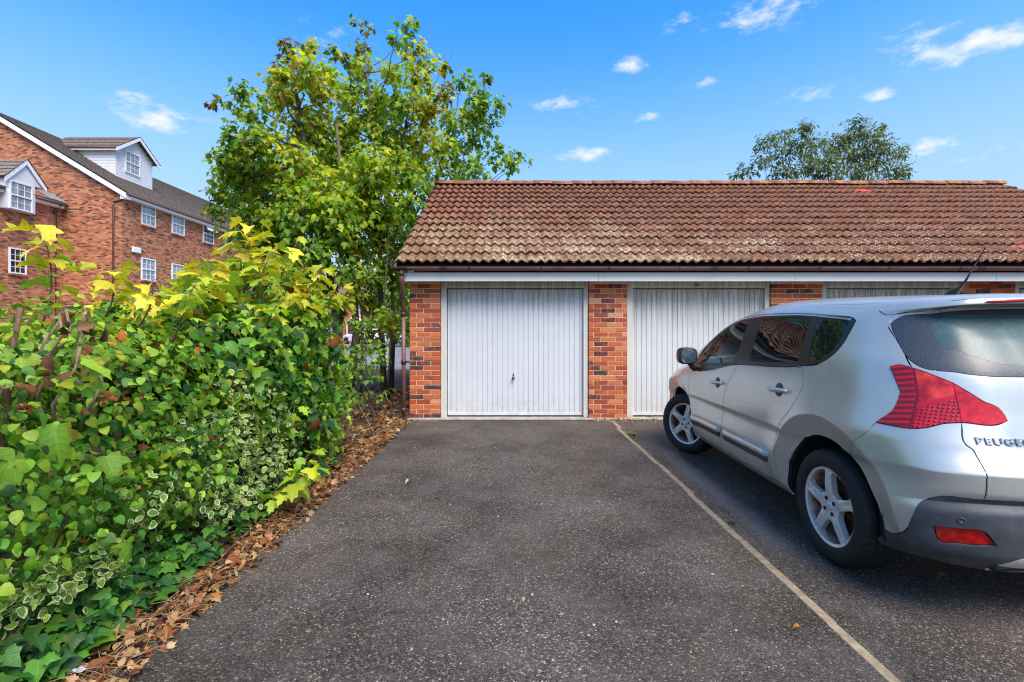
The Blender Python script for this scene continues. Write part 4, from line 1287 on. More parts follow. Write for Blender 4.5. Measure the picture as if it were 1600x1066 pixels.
    m = MB(); m.tube([(0, .98, 1.600), (0, .95, 1.622), (0, .915, 1.640), (0, .89, 1.660), (0, .86, 1.70)], [.030, .026, .018, .009, .0065], 10)
    m.tube([(0, .86, 1.70), (0, .80, 1.79), (0, .745, 1.868)], [.0055, .0045, .0035], 8); m.tube([(0, .745, 1.868), (0, .742, 1.873)], .006, 8)
    aer = m.build("aerial", M_TRIM, car, local=True)
    for w in (.727, .40):
        for sg in (-1, 1):
            p = Vector(surf(*N_(w, .09, .53), .004)); nn = Vector(car_normal(*N_(w, .09, .53)))
            p.x *= sg; nn.x *= sg
            tdir = nn.cross(Vector((0, 0, 1))).normalized(); bd = tdir.cross(nn); vs = []; fs = []
            for r, d in ((.0155, .0), (.0135, .0025), (.0105, .0025), (.0095, .0005), (0.0001, .0012)):
                vs += [p + nn * d + (tdir * math.cos(a) + bd * math.sin(a)) * r for a in [2 * math.pi * q / 18 for q in range(18)]]
            for j in range(4):
                for k in range(18): fs.append((j * 18 + k, j * 18 + (k + 1) % 18, (j + 1) * 18 + (k + 1) % 18, (j + 1) * 18 + k))
            MB().add(vs, fs, True).build("parking_sensor", M_CLAD, clad[0], local=True)
    cu = bpy.data.curves.new("lettering", 'FONT'); cu.body = "PEUGEOT"; cu.size = .044; cu.extrude = .0022; cu.offset = .0006; cu.space_character = 1.12
    ob = bpy.data.objects.new("lettering", cu); COL.objects.link(ob); bpy.context.view_layer.update()
    me = bpy.data.meshes.new_from_object(ob.evaluated_get(bpy.context.evaluated_depsgraph_get())); bpy.data.objects.remove(ob)
    me.materials.clear(); me.materials.append(simple("badge_chrome", (.32, .33, .34), .25, .2, 40, .05, 100, metal=.9))
    xs = [v.co.x for v in me.vertices]; L0 = max(xs) - min(xs)
    for v in me.vertices:                      # wrap the letters round the tailgate
        w = .632 - (v.co.x - min(xs)) / L0 * .255
        h = CAR_BVH.ray_cast((w, -2, .872 + v.co.y * .92), (0, 1, 0))
        v.co = Vector((-w, h[0].y - .004 - v.co.z - .0022, .872 + v.co.y * .92))
    me.update()
    o = link("lettering", me, tailg); o["label"] = "dark chrome maker's lettering on the tailgate"
    # aerial mast stands on the roof towards the rear
    aer.location = (0, 0, 0)
    # ---------------------------------------------------------------- wheels
    def wheel_meshes():
        out = {}
        # tyre, axis along x, outer face at -x
        prof = [(.226, .012), (.232, -.002), (.246, -.010), (.262, -.0135), (.285, -.0135), (.305, -.009), (.320, -.001), (.3305, .012), (.3355, .028), (.338, .045)]
        for g in (.066, .104, .142):
            prof += [(.338, g - .0045), (.331, g - .003), (.331, g + .003), (.338, g + .0045)]
        prof += [(.338, .170), (.3355, .187), (.330, .203), (.305, .221), (.27, .222), (.235, .21)]
        n = 168; m = MB(); vs = []
        for j, (r, a) in enumerate(prof):
            for k in range(n):
                g = 2 * math.pi * k / n; rr_ = r
                if 6 <= j <= 9 and k % 4 == 0: rr_ = r - (.0065 if j > 6 else .003)
                z = rr_ * math.sin(g)
                vs.append((a, rr_ * math.cos(g), max(z, -.3325)))
        fs = [(i * n + k, i * n + (k + 1) % n, (i + 1) * n + (k + 1) % n, (i + 1) * n + k) for i in range(len(prof) - 1) for k in range(n)]
        out["tyre"] = mesh_of("tyre", vs, [f[::-1] for f in fs], M_RUBBER, smooth=True)
        # alloy face
        def chaikin(p, it=3):
            for _ in range(it):
                q = []
                for i in range(len(p)):
                    a, b = np.array(p[i]), np.array(p[(i + 1) % len(p)]); q += [a * .75 + b * .25, a * .25 + b * .75]
                p = q
            return p
        holes = []
        for k in range(5):
            c = math.radians(90 + 36 + 72 * k)
            raw = [(.084, -.12), (.092, -.27), (.145, -.415), (.190, -.495), (.2135, -.455), (.2155, -.2), (.2155, .0), (.2155, .2), (.2135, .455), (.190, .495), (.145, .415), (.092, .27), (.084, .12)]
            holes.append(chaikin([(r * math.cos(c + a), r * math.sin(c + a)) for r, a in raw], 2))
        V2, E2 = [], []
        ringr = .2285
        for loop in [[(ringr * math.cos(2 * math.pi * k / 100), ringr * math.sin(2 * math.pi * k / 100)) for k in range(100)]] + holes:
            b = len(V2); V2 += [Vector(p) for p in loop]; E2 += [(b + i, b + (i + 1) % len(loop)) for i in range(len(loop))]
        for r in np.linspace(0, .222, 23):
            nk = max(1, int(2 * math.pi * r / .0105))
            for k in range(nk): V2.append(Vector((r * math.cos(2 * math.pi * k / nk), r * math.sin(2 * math.pi * k / nk))))
        vo, _, fo, *_r = delaunay_2d_cdt(V2, E2, [], 1, 1e-6)
        P = np.array([tuple(v) for v in vo]); T = np.array([f for f in fo if len(f) == 3]); cc = P[T].mean(1)
        ok = np.ones(len(T), bool)
        for h in holes: ok &= ~pip(np.array(h), cc)
        T = T[ok]
        r = np.hypot(P[:, 0], P[:, 1]); th = np.arctan2(P[:, 1], P[:, 0])
        d = np.abs(((th - math.radians(90)) / (2 * math.pi / 5) + .5) % 1 - .5) * (2 * math.pi / 5) * r      # distance from spoke axis
        hh = np.interp(r, [0, .032, .036, .06, .09, .14, .19, .216, .2285], [.016, .016, .014, .013, .012, .010, .013, .011, .004])
        crown = np.clip(1 - (d / .036) ** 2, -.6, 1) * .010 * np.clip((r - .06) / .05, 0, 1) * np.clip((.214 - r) / .02, 0, 1)
        groove = .010 * np.exp(-(d / .010) ** 2) * np.clip((r - .10) / .05, 0, 1) * np.clip((.222 - r) / .012, 0, 1)
        A = hh - crown + groove
        vs = [(A[i], P[i, 0], P[i, 1]) for i in range(len(P))]
        fs = [tuple(t) for t in T]
        ed = {}
        for t in T:
            for k in range(3): ed[(t[k], t[(k + 1) % 3])] = 1
        low = {}
        fs2 = []
        for e in list(ed):
            if (e[1], e[0]) in ed: continue
            for k in e:
                if k not in low: low[k] = len(vs); vs.append((A[k] + .034, P[k, 0] * 1.0, P[k, 1] * 1.0))
            fs2.append((e[1], e[0], low[e[0]], low[e[1]]))
        me = mesh_of("rim", vs, [f[::-1] for f in fs] + [f[::-1] for f in fs2], M_ALLOY, smooth=True)
        me.set_sharp_from_angle(angle=math.radians(40)) if hasattr(me, "set_sharp_from_angle") else None
        out["rim"] = me
        m = MB(); m.lathe([(.2275, .006), (.236, -.004), (.2375, .002), (.232, .012), (.215, .03), (.205, .06), (.202, .14), (.22, .19)], (0, 0, 0), 0, 64)
        out["barrel"] = mesh_of("rim_barrel", m.v, m.f, M_DUST_RIM, smooth=True)
        m = MB(); m.lathe([(.0, .075), (.145, .075), (.145, .09), (.0, .09)], (0, 0, 0), 0, 40, smooth=False); m.box(.06, .12, -.155, -.07, -.05, .09, .01)
        m.lathe([(.0, .15), (.20, .15)], (0, 0, 0), 0, 30)
        out["disc"] = mesh_of("brake_disc", m.v, m.f, M_RUST)
        m = MB()
        m.lathe([(0, .008), (.020, .008), (.026, .011), (.028, .018)], (0, 0, 0), 0, 24)
        for q in range(9):                                   # the badge relief on the cap
            a = q * .9; m.tube([(.0075, .006 * math.cos(a), .012 * math.sin(a * 1.3)), (.0065, .010 * math.cos(a + .6), .014 * math.sin(a + 1.2))], .0018, 5)
        out["cap"] = mesh_of("hub_cap", m.v, m.f, M_ALLOY, smooth=True)
        m = MB()
        for q in range(4):
            a = math.pi / 4 + math.pi / 2 * q + .25
            m.lathe([(.0115, .0085), (.0105, .012), (.0095, .0125), (.0065, .0105), (.0, .0105)], (0, .048 * math.cos(a), .048 * math.sin(a)), 0, 12)
        out["nuts"] = mesh_of("wheel_bolts", m.v, m.f, M_LINER)
        return out
    WM = wheel_meshes()
    for hub in (HUB_R, HUB_F):
        for sg in (-1, 1):
            e = bpy.data.objects.new("wheel", None); e.parent = car; e.empty_display_size = .1; COL.objects.link(e)
            steer = math.radians(30) if hub == HUB_F else 0.0
            kx, off = .74, .128
            # steering turns the wheel about its pivot a little inboard
            if sg < 0:
                px = -kx - off * math.cos(steer); py = hub - off * math.sin(steer); rot = steer
            else:
                px = kx + off * math.cos(steer); py = hub + off * math.sin(steer); rot = math.pi + steer
            e.location = (px, py, .3325); e.rotation_euler = (0, 0, rot)
            spin = random.Random(int(hub * 10) + sg).uniform(0, 6.28)
            if sg < 0: spin = math.radians(-2) if hub == HUB_R else math.radians(14)
            for k, nm in (("tyre", "tyre"), ("rim", "rim"), ("barrel", "rim_barrel"), ("disc", "brake_disc"), ("cap", "hub_cap"), ("nuts", "wheel_bolts")):
                o = link(nm, WM[k], e)
                if k in ("rim", "cap", "nuts"): o.rotation_euler = (spin, 0, 0)
    return car
CAR = build_car()
# ------------------------------------------------------------------ apartment block on the left, houses and cars beyond the trees
A_STOPS = [(0, srgb(82, 56, 48)), (.10, srgb(120, 74, 54)), (.22, srgb(162, 96, 66)), (.42, srgb(180, 114, 78)), (.62, srgb(168, 98, 68)), (.80, srgb(194, 132, 96))]
M_ABRICK = mat_brickwork("apartment_brickwork", stops=A_STOPS, mortar=srgb(150, 118, 92))
M_HBRICK = mat_brickwork("house_brickwork", stops=[(0, srgb(150, 70, 50)), (.4, srgb(178, 96, 72)), (.7, srgb(188, 112, 86))], mortar=srgb(170, 140, 120))
M_UPVC = simple("white_upvc", (.80, .80, .80), .35, .06, 3, .03)
M_BOARD = simple("white_weatherboard", (.70, .71, .73), .5, .10, 4, .08)
M_ROOFGREY = simple("slate_brown_tiles", (.20, .152, .118), .9, .55, 5, .5, 25)
M_LEAD = simple("lead_flashing", (.20, .25, .31), .6, .3)
M_PIPE = simple("brown_pipe", srgb(104, 74, 64), .5, .2)
def mat_pane(name, col):
    t = NT(name); p = t.pos()
    c = t.mix(t.mr(t.noise(t.map(p, (3, 3, .6)), 2.2, 3), .4, .6), col, [k * .55 for k in col])
    return t.done(t.bsdf(c, .06, None, Specular_IOR_Level=.7))
M_PANE = mat_pane("pane_curtain_and_sky", (.34, .38, .42))  # pale blue-grey stands for net curtain plus painted-in sky reflection
M_PANE_DARK = mat_pane("dark_pane", (.03, .035, .04))

class Frame:
    """maps (across, out, up) onto a wall: 'X' = wall facing +X at x=c with across along +Y, 'Y' = wall facing -Y at y=c with across along +X"""
    def __init__(s, kind, c): s.k, s.c = kind, c
    def box(s, m, a0, a1, o0, o1, z0, z1):
        if s.k == 'X': m.box(s.c + o0, s.c + o1, a0, a1, z0, z1)
        else: m.box(a0, a1, s.c - o1, s.c - o0, z0, z1)
def window(fr, a0, a1, z0, z1, root, pane=None, cols=3, rows=2, sill=True, tilt=False):
    pane = pane or M_PANE
    m = MB(); t = .06
    fr.box(m, a0, a0 + t, -.05, .062, z0, z1); fr.box(m, a1 - t, a1, -.05, .062, z0, z1)
    fr.box(m, a0 + t, a1 - t, -.05, .061, z1 - t, z1); fr.box(m, a0 + t, a1 - t, -.05, .061, z0, z0 + t)
    zm = (z0 + z1) / 2
    fr.box(m, a0 + t, a1 - t, -.05, .066, zm - .03, zm + .03)
    w = m.build("window", M_UPVC, root)
    m = MB()
    for lo, hi in ((z0 + t, zm - .03), (zm + .03, z1 - t)):
        for c in range(1, cols):
            a = a0 + t + (a1 - a0 - 2 * t) * c / cols
            fr.box(m, a - .011, a + .011, -.02, .034, lo, hi)
        for r in range(1, rows):
            z = lo + (hi - lo) * r / rows
            fr.box(m, a0 + t, a1 - t, -.02, .032, z - .011, z + .011)
    m.build("glazing_bars", M_UPVC, w)
    for lo, hi in ((z0 + t, zm - .03), (zm + .03, z1 - t)):
        m = MB(); fr.box(m, a0 + t, a1 - t, -.03, .020, lo, hi); m.build("pane", pane, w)
    if sill:
        m = MB(); fr.box(m, a0 - .04, a1 + .04, .0, .10, z0 - .09, z0 - .002); m.build("sill", M_HBRICK if False else M_ABRICK, w)
    if tilt:
        m = MB(); fr2 = fr
        x = fr.c + .05
        m.add([(x + .03, a0 + t, z1 - t), (x + .03, a1 - t, z1 - t), (x + .30, a1 - t, zm + .16), (x + .30, a0 + t, zm + .16),
               (x + .06, a0 + t, z1 - t + .03), (x + .06, a1 - t, z1 - t + .03), (x + .33, a1 - t, zm + .19), (x + .33, a0 + t, zm + .19)],
              [(3, 2, 1, 0), (4, 5, 6, 7), (0, 1, 5, 4), (2, 3, 7, 6), (1, 2, 6, 5), (3, 0, 4, 7)])
        m.build("open_sash", M_UPVC, w)
    return w
def roof_slope(m, p0, p1, q0, q1, course=.30, lift=.045, wob=0.0):
    """tiled slope from the eaves line p0-p1 up to q0-q1 as lapped courses"""
    p0, p1, q0, q1 = map(Vector, (p0, p1, q0, q1))
    L = ((q0 - p0).length + (q1 - p1).length) / 2; n = max(1, int(L / course))
    nrm = (p1 - p0).cross(q0 - p0).normalized()
    if nrm.z < 0: nrm = -nrm
    for i in range(n):
        a, b = i / n, (i + 1.12) / n
        b = min(b, 1)
        A, B = p0.lerp(q0, a) + nrm * lift, p1.lerp(q1, a) + nrm * lift
        C, D_ = p1.lerp(q1, b) + nrm * .004, p0.lerp(q0, b) + nrm * .004
        E, F_ = p0.lerp(q0, a) - nrm * .01, p1.lerp(q1, a) - nrm * .01
        m.add([A, B, C, D_, E, F_], [(0, 1, 2, 3), (4, 5, 1, 0)])

def build_apartments():
    X, Y0, Y1 = -20.3, 25.0, 47.0
    ap = thing("apartment_building", (X, Y0, 0), "brick apartment building with white dormer and sash windows behind the hedge", "building")
    EZ, SL = 8.72, .606
    XR = X - 7.0; ZR = EZ + 7.0 * SL; XL = XR - 7.0
    m = MB()
    m.prism([(X, 0), (X, EZ), (XR, ZR - .05), (XL, EZ), (XL, 0)][::-1], 1, Y0, Y1)
    m.build("wall", M_ABRICK, ap)
    m = MB(); roof_slope(m, (X + .38, Y0 - .22, EZ - .20), (X + .38, Y1 + .2, EZ - .20), (XR, Y0 - .22, ZR + .03), (XR, Y1 + .2, ZR + .03))
    m.build("roof", M_ROOFGREY, ap)
    m = MB(); roof_slope(m, (XL - .38, Y1 + .2, EZ - .20), (XL - .38, Y0 - .22, EZ - .20), (XR, Y1 + .2, ZR + .03), (XR, Y0 - .22, ZR + .03), 1.2)
    m.build("roof", M_ROOFGREY, ap)
    # bargeboard up the gable, box end, fascia, gutter
    def board(x0, z0, x1, z1, w=.26, y0=Y0 - .20, y1=Y0 - .155):
        MB().add([(x0, y0, z0), (x1, y0, z1), (x1, y0, z1 - w), (x0, y0, z0 - w), (x0, y1, z0), (x1, y1, z1), (x1, y1, z1 - w), (x0, y1, z0 - w)],
                 [(0, 1, 2, 3), (7, 6, 5, 4), (0, 4, 5, 1), (2, 6, 7, 3), (0, 3, 7, 4), (1, 5, 6, 2)]).build("bargeboard", M_UPVC, ap)
    board(XR, ZR - .02, X + .36, EZ - .24)
    board(XL - .36, EZ - .24, XR, ZR - .02)
    MB().box(X + .005, X + .36, Y0 - .15, Y0 + .12, EZ - .52, EZ - .26).build("soffit_box", M_UPVC, ap)
    MB().box(X + .30, X + .34, Y0 + .125, Y1, EZ - .46, EZ - .25).build("fascia", M_UPVC, ap)
    MB().box(X + .003, X + .30, Y0 + .125, Y1, EZ - .45, EZ - .43).build("soffit", M_UPVC, ap)
    m = MB(); m.tube([(X + .40, Y0 - .2, EZ - .27), (X + .40, Y1, EZ - .27)], .06, 8); m.build("gutter", M_PIPE, ap)
    m = MB(); m.tube([(X + .36, Y0 + .05, EZ - .33), (X + .02, Y0 - .06, EZ - .55), (X - .42, Y0 - .06, EZ - .62), (X - .42, Y0 - .06, EZ - .8), (X - .42, Y0 - .06, .1)], .045, 8); m.build("downpipe", M_PIPE, ap)
    # windows in the long face
    F = Frame('X', X)
    cols = [(26.25, 27.3), (28.6, 29.7), (31.5, 32.6), (33.85, 34.95), (37.2, 38.3), (39.9, 41.0), (43.2, 44.3)]
    for ci, (a, b) in enumerate(cols):
        for zi, (z0, z1) in enumerate(((7.20, 8.40), (4.15, 5.38), (1.12, 2.35))):
            window(F, a, b, z0, z1, ap, tilt=(ci == 2 and zi == 0), pane=M_PANE_DARK if ci == 2 and zi == 0 else None)
            if zi:
                m = MB()
                for k in range(int((b - a + .2) / .075)):                    # soldier course over each lower window
                    m.box(X - .02, X + .012, a - .1 + k * .075, a - .1 + k * .075 + .063, z1 + .01, z1 + .225)
                tag(m.build("soldier_course", M_ABRICK, ap), kind="stuff")
    m = MB(); m.box(X, X + .12, 25.6, 26.15, 5.55, 5.85, .03); m.build("alarm_box", M_UPVC, ap)
    # dormer
    dx, da, db, dz0, dz1 = X - 2.5, 27.6, 30.4, 10.2, 11.98
    xm = X - (dz1 + .1 - EZ) / SL
    apx = 13.05; ym = (da + db) / 2
    m = MB()
    m.add([(dx, da, dz0), (dx, db, dz0), (dx, db, dz1), (dx, ym, apx - .12), (dx, da, dz1), (xm - 1.5, da, dz0), (xm - 1.5, db, dz0), (xm - 1.5, db, dz1), (xm - 1.5, ym, apx - .12), (xm - 1.5, da, dz1)],
          [(0, 1, 2, 3, 4), (0, 4, 9, 5), (2, 1, 6, 7), (4, 3, 8, 9), (3, 2, 7, 8)])
    dm = m.build("dormer", M_BOARD, ap)
    k = 0; z = dz0 + .05
    while z < dz1 - .05:
        MB().box(xm - .6, dx + .012, da - .022, da - .002, z, z + .165).build("weatherboard", M_BOARD, dm)
        MB().box(dx + .002, dx + .022, da, db, z, z + .165).build("weatherboard", M_BOARD, dm)
        z += .178
    while z < apx - .3:
        hw = (apx - .12 - z - .17) / (apx - .12 - dz1) * (db - da) / 2
        if hw > .1: MB().box(dx + .002, dx + .022, ym - hw, ym + hw, z, z + .165).build("weatherboard", M_BOARD, dm)
        z += .178
    window(Frame('X', dx + .03), 28.22, 29.34, 10.72, 12.0, dm if False else ap, sill=False)
    m = MB(); roof_slope(m, (dx + .35, da - .28, dz1 - .12), (XR + .5, da - .28, dz1 - .12), (dx + .35, ym, apx), (XR + .5, ym, apx)); m.build("dormer_roof", M_ROOFGREY, ap)
    m = MB(); roof_slope(m, (XR + .5, db + .28, dz1 - .12), (dx + .35, db + .28, dz1 - .12), (XR + .5, ym, apx), (dx + .35, ym, apx)); m.build("dormer_roof", M_ROOFGREY, ap)
    for s_ in (-1, 1):
        ye = ym + s_ * (db - da) / 2 + s_ * .3
        MB().add([(dx + .34, ym, apx - .03), (dx + .34, ye, dz1 - .17), (dx + .34, ye, dz1 - .37), (dx + .34, ym, apx - .23), (dx + .30, ym, apx - .03), (dx + .30, ye, dz1 - .17), (dx + .30, ye, dz1 - .37), (dx + .30, ym, apx - .23)],
                 [(0, 1, 2, 3), (7, 6, 5, 4), (0, 4, 5, 1), (2, 6, 7, 3), (1, 5, 6, 2), (0, 3, 7, 4)]).build("bargeboard", M_UPVC, dm)
    MB().box(xm - .4, dx + .30, da - .27, da - .23, dz1 - .32, dz1 - .14).build("dormer_fascia", M_UPVC, dm)
    m = MB(); m.tube([(xm - .5, da - .30, dz1 - .17), (dx + .3, da - .30, dz1 - .17)], .05, 8); m.build("dormer_gutter", M_PIPE, dm)
    return ap
build_apartments()

def build_wing():
    X, Y0, Y1, EZ = -23.4, 12.0, 24.98, 7.95
    wg = thing("apartment_wing", (X, Y0, 0), "lower brick wing with a white pediment over its window at far left", "building")
    MB().box(X - 8, X, Y0, Y1, 0, EZ).build("wall", M_ABRICK, wg)
    SL = .52
    m = MB(); roof_slope(m, (X + .35, Y0, EZ - .05), (X + .35, Y1 - .05, EZ - .05), (X - 4, Y0, EZ + 4.35 * SL * .55), (X - 4, Y1 - .05, EZ + 4.35 * SL * .55)); m.build("roof", M_ROOFGREY, wg)
    for ya, yb in ((Y0, 21.84), (23.22, Y1 - .2)): MB().box(X + .004, X + .30, ya, yb, EZ - .30, EZ - .12).build("fascia", M_UPVC, wg)
    m = MB(); m.tube([(X + .37, Y0, EZ - .12), (X + .37, 21.8, EZ - .12)], .06, 8); m.build("gutter", M_PIPE, wg)
    m = MB(); m.tube([(X + .37, 23.25, EZ - .12), (X + .37, Y1 - .1, EZ - .12)], .06, 8); m.build("gutter", M_PIPE, wg)
    m = MB(); m.tube([(X + .36, 24.55, EZ - .16), (X + .07, 24.55, EZ - .45), (X + .07, 24.55, .1)], .045, 8); m.build("downpipe", M_PIPE, wg)
    F = Frame('X', X)
    a, b, ym = 21.98, 23.04, 22.71
    px = X + .36
    MB().add([(px, 21.85, 8.32), (px, 23.57, 8.32), (px, ym, 9.26), (X - 3, 21.85, 8.32), (X - 3, 23.57, 8.32), (X - 3, ym, 9.26)],
             [(0, 1, 2), (0, 2, 5, 3), (2, 1, 4, 5)]).build("pediment", M_BOARD, wg)
    MB().box(X - .6, X + .355, 21.86, 23.20, 6.98, 8.319).build("dormer_cheek", M_BOARD, wg)
    window(Frame('X', X + .357), a, b, 7.0, 8.3, wg, sill=False)
    window(F, 22.3, 23.1, 4.05, 5.25, wg, pane=M_PANE_DARK)
    window(F, 18.6, 19.7, 7.05, 8.2, wg); window(F, 18.6, 19.7, 4.05, 5.25, wg)
    for s_ in (-1, 1):
        ye = ym + s_ * .97
        MB().add([(px + .1, ym, 9.46), (px + .1, ye, 8.38), (px + .1, ye, 8.14), (px + .1, ym, 9.22), (px + .05, ym, 9.46), (px + .05, ye, 8.38), (px + .05, ye, 8.14), (px + .05, ym, 9.22)],
                 [(0, 1, 2, 3), (7, 6, 5, 4), (0, 4, 5, 1), (2, 6, 7, 3), (1, 5, 6, 2), (0, 3, 7, 4)]).build("bargeboard", M_UPVC, wg)
        m = MB()
        pts = ((px + .13, ye + s_ * .04, 8.36), (X - 3, ye + s_ * .04, 8.36), (px + .13, ym, 9.48), (X - 3, ym, 9.48))
        roof_slope(m, *(pts if s_ < 0 else (pts[1], pts[0], pts[3], pts[2]))); m.build("pediment_roof", M_ROOFGREY, wg)
    m = MB(); m.add([(X + .3, 23.95, 8.0), (X + .34, 24.9, 7.98), (X - .5, 24.95, 8.5), (X - .3, 23.9, 8.42)], [(0, 1, 2, 3)]); m.build("lead_flashing", M_LEAD, wg)
build_wing()

def build_far():
    h = thing("brick_house", (-20, 55, 0), "small brick house with white porch seen between the tree trunks", "house")
    MB().box(-26, -16.4, 55, 63, 0, 4.75).build("wall", M_HBRICK, h)
    m = MB(); roof_slope(m, (-26.3, 54.6, 4.7), (-16.1, 54.6, 4.7), (-26.3, 59, 7.8), (-16.1, 59, 7.8)); m.build("roof", M_ROOFGREY, h)
    m = MB(); roof_slope(m, (-16.1, 63.4, 4.7), (-26.3, 63.4, 4.7), (-16.1, 59, 7.8), (-26.3, 59, 7.8), .8); m.build("roof", M_ROOFGREY, h)
    m = MB(); m.prism([(55, 4.75), (59, 7.6), (63, 4.75)][::-1], 0, -16.6, -16.42); m.build("gable", M_HBRICK, h)
    MB().box(-26.2, -16.2, 54.55, 54.6, 4.5, 4.75).build("fascia", M_UPVC, h)
    F = Frame('Y', 55)
    for a in (-24.5, -21.2, -18.3): window(F, a, a + 1.1, 3.0, 4.2, h, sill=False, rows=1, cols=2)
    for a in (-24.5, -21.2): window(F, a, a + 1.3, .9, 2.1, h, sill=False, rows=1, cols=2)
    MB().box(-18.2, -17.3, 54.93, 55.0, 0, 2.05, .01).build("front_door", M_PIPE, h)
    m = MB()
    m.add([(-18.7, 53.9, 2.25), (-16.8, 53.9, 2.25), (-17.75, 53.9, 3.05), (-18.7, 55, 2.25), (-16.8, 55, 2.25), (-17.75, 55, 3.05)], [(0, 1, 2), (0, 2, 5, 3), (2, 1, 4, 5), (1, 0, 3, 4)])
    m.build("porch_roof", M_UPVC, h)
    for x in (-18.6, -16.95): MB().box(x, x + .1, 53.95, 54.05, 0, 2.24).build("porch_post", M_UPVC, h)
    w = thing("garden_wall", (-13, 54, 0), "low brown brick garden wall beyond the parked cars", "wall")
    MB().box(-16.3, -7, 54.2, 54.45, 0, 1.55).build("wall", M_HBRICK, w)
    MB().box(-16.32, -6.98, 54.17, 54.48, 1.551, 1.63, .01).build("coping", M_CONC_GREY, w)
    # parked cars: same kind of body, far off
    vv = [0, 1, 2, 4, 5, 6, 7, 8, 8.15, 9, 10, 10.4, 11, 12, 13, 14]; uu = list(np.linspace(0, 13, 40))
    U, V = np.meshgrid(uu, vv); P = car_eval(U, V); n = len(uu)
    def far_car(name, loc, rz, mat, label):
        c = thing(name, loc, label, "car", rz=rz)
        body, glass = MB(), MB()
        for sg in (-1, 1):
            for r in range(len(vv) - 1):
                for k in range(n - 1):
                    q = [P[r, k], P[r, k + 1], P[r + 1, k + 1], P[r + 1, k]]
                    ctr = sum(q) / 4
                    if min(math.hypot(ctr[1] - HUB_R, ctr[2] - .33), math.hypot(ctr[1] - HUB_F, ctr[2] - .33)) < .36 and ctr[0] > .6: continue
                    g_ = 8.1 < (vv[r] + vv[r + 1]) / 2 < 10.2 and not (abs(uu[k] - 7.2) < .25 or abs(uu[k] - 9.8) < .35 or 3.6 < uu[k] < 4.6)
                    q = [Vector((sg * p[0], p[1], p[2] * .93)) for p in q]
                    (glass if g_ else body).add(q if sg > 0 else q[::-1], [(0, 1, 2, 3)], True)
        for mb, nm, mt in ((body, "body", mat), (glass, "windows", M_PANE_DARK)):
            mb.build(nm, mt, c, local=True)
        for hub in (HUB_R, HUB_F):
            for sg in (-1, 1):
                m = MB(); m.lathe([(0, 0), (.2, .0), (.21, -.01), (.31, -.01), (.33, .03), (.33, .2)], (0, 0, 0), 0, 20)
                o = m.build("wheel", M_RUBBER, c, local=True); o.location = (sg * .87, hub, .33)
                if sg > 0: o.rotation_euler = (0, 0, math.pi)
    far_car("hatchback_car", (-13.2, 47.2, 0), math.radians(62), simple("far_white_paint", (.72, .74, .77), .25, .1), "white hatchback parked beyond the trunks, nearer the house")
    far_car("estate_car", (-10.6, 48.0, 0), math.radians(80), simple("far_pale_blue_paint", (.50, .60, .68), .25, .1), "pale blue car half hidden beside the garage pier")
build_far()
# ------------------------------------------------------------------ plants
def mat_leaf(name, src, rough=.42, trans=.38, margin=None):
    t = NT(name); p = t.pos()
    if src == "attr":
        c = t.n("ShaderNodeAttribute", attribute_name="Col").outputs["Color"]
    else:
        c = t.n("ShaderNodeObjectInfo").outputs["Color"]
    uvw = t.n("ShaderNodeAttribute", attribute_name="LeafUV").outputs["Vector"]; lx, ly, _lz = t.sep(uvw)
    ax = t.math('ABSOLUTE', lx)
    side = t.math('ABSOLUTE', t.math('SUBTRACT', t.math('FRACT', t.math('MULTIPLY', t.math('SUBTRACT', ly, t.math('MULTIPLY', ax, .75)), 5.5)), .5))
    vein = t.math('MAXIMUM', t.mr(ax, .030, .010), t.math('MULTIPLY', t.mr(side, .40, .48), .75))
    c = t.mix(t.math('MULTIPLY', vein, .38), c, t.mix(1, c, (2.0, 1.7, 1.6), 'MULTIPLY'))
    nv = t.noise(p, 55, 3, .6)
    c = t.mix(t.mr(nv, .3, .7, 0, .5), c, t.mix(1, c, (.62, .68, .6), 'MULTIPLY'))
    spot = t.mr(t.noise(p, 160, 2, .5), .70, .73)
    c = t.mix(t.math('MULTIPLY', spot, .55), c, (.11, .05, .015))
    ed = t.n("ShaderNodeAttribute", attribute_name="Edge").outputs["Fac"]
    scorch = t.math('MULTIPLY', t.mr(ed, .72, .95), t.mr(t.noise(p, 9, 3, .6), .58, .66))
    c = t.mix(t.math('MULTIPLY', scorch, .8), c, (.20, .085, .025))
    if margin:
        e = t.n("ShaderNodeAttribute", attribute_name="Edge").outputs["Fac"]
        e2 = t.math('ADD', e, t.math('MULTIPLY', t.math('SUBTRACT', t.noise(p, 60, 3, .6), .5), 1.5))
        c = t.mix(t.mr(e2, .66, .80), c, margin)
    b = t.bsdf(c, t.mr(nv, .3, .7, rough - .08, rough + .18), t.bump(t.math('ADD', vein, t.math('MULTIPLY', nv, .6)), .35, .003), Specular_IOR_Level=.4)
    tr = t.n("ShaderNodeBsdfTranslucent"); t.l(t.mix(1, c, (1.35, 1.35, .7), 'MULTIPLY'), tr.inputs[0])
    mx = t.n("ShaderNodeMixShader"); mx.inputs[0].default_value = trans
    t.l(b, mx.inputs[1]); t.l(tr.outputs[0], mx.inputs[2])
    return t.done(mx.outputs[0])
M_LEAF = mat_leaf("foliage", "attr")
M_LEAF_TREE = mat_leaf("tree_foliage", "attr", .42, .52)
M_LEAF_ONE = mat_leaf("leaf_blade", "object")
M_LEAF_VAR = mat_leaf("variegated_foliage", "attr", margin=(.62, .60, .36))
M_DEAD = mat_leaf("dead_foliage", "attr", .8, .15)
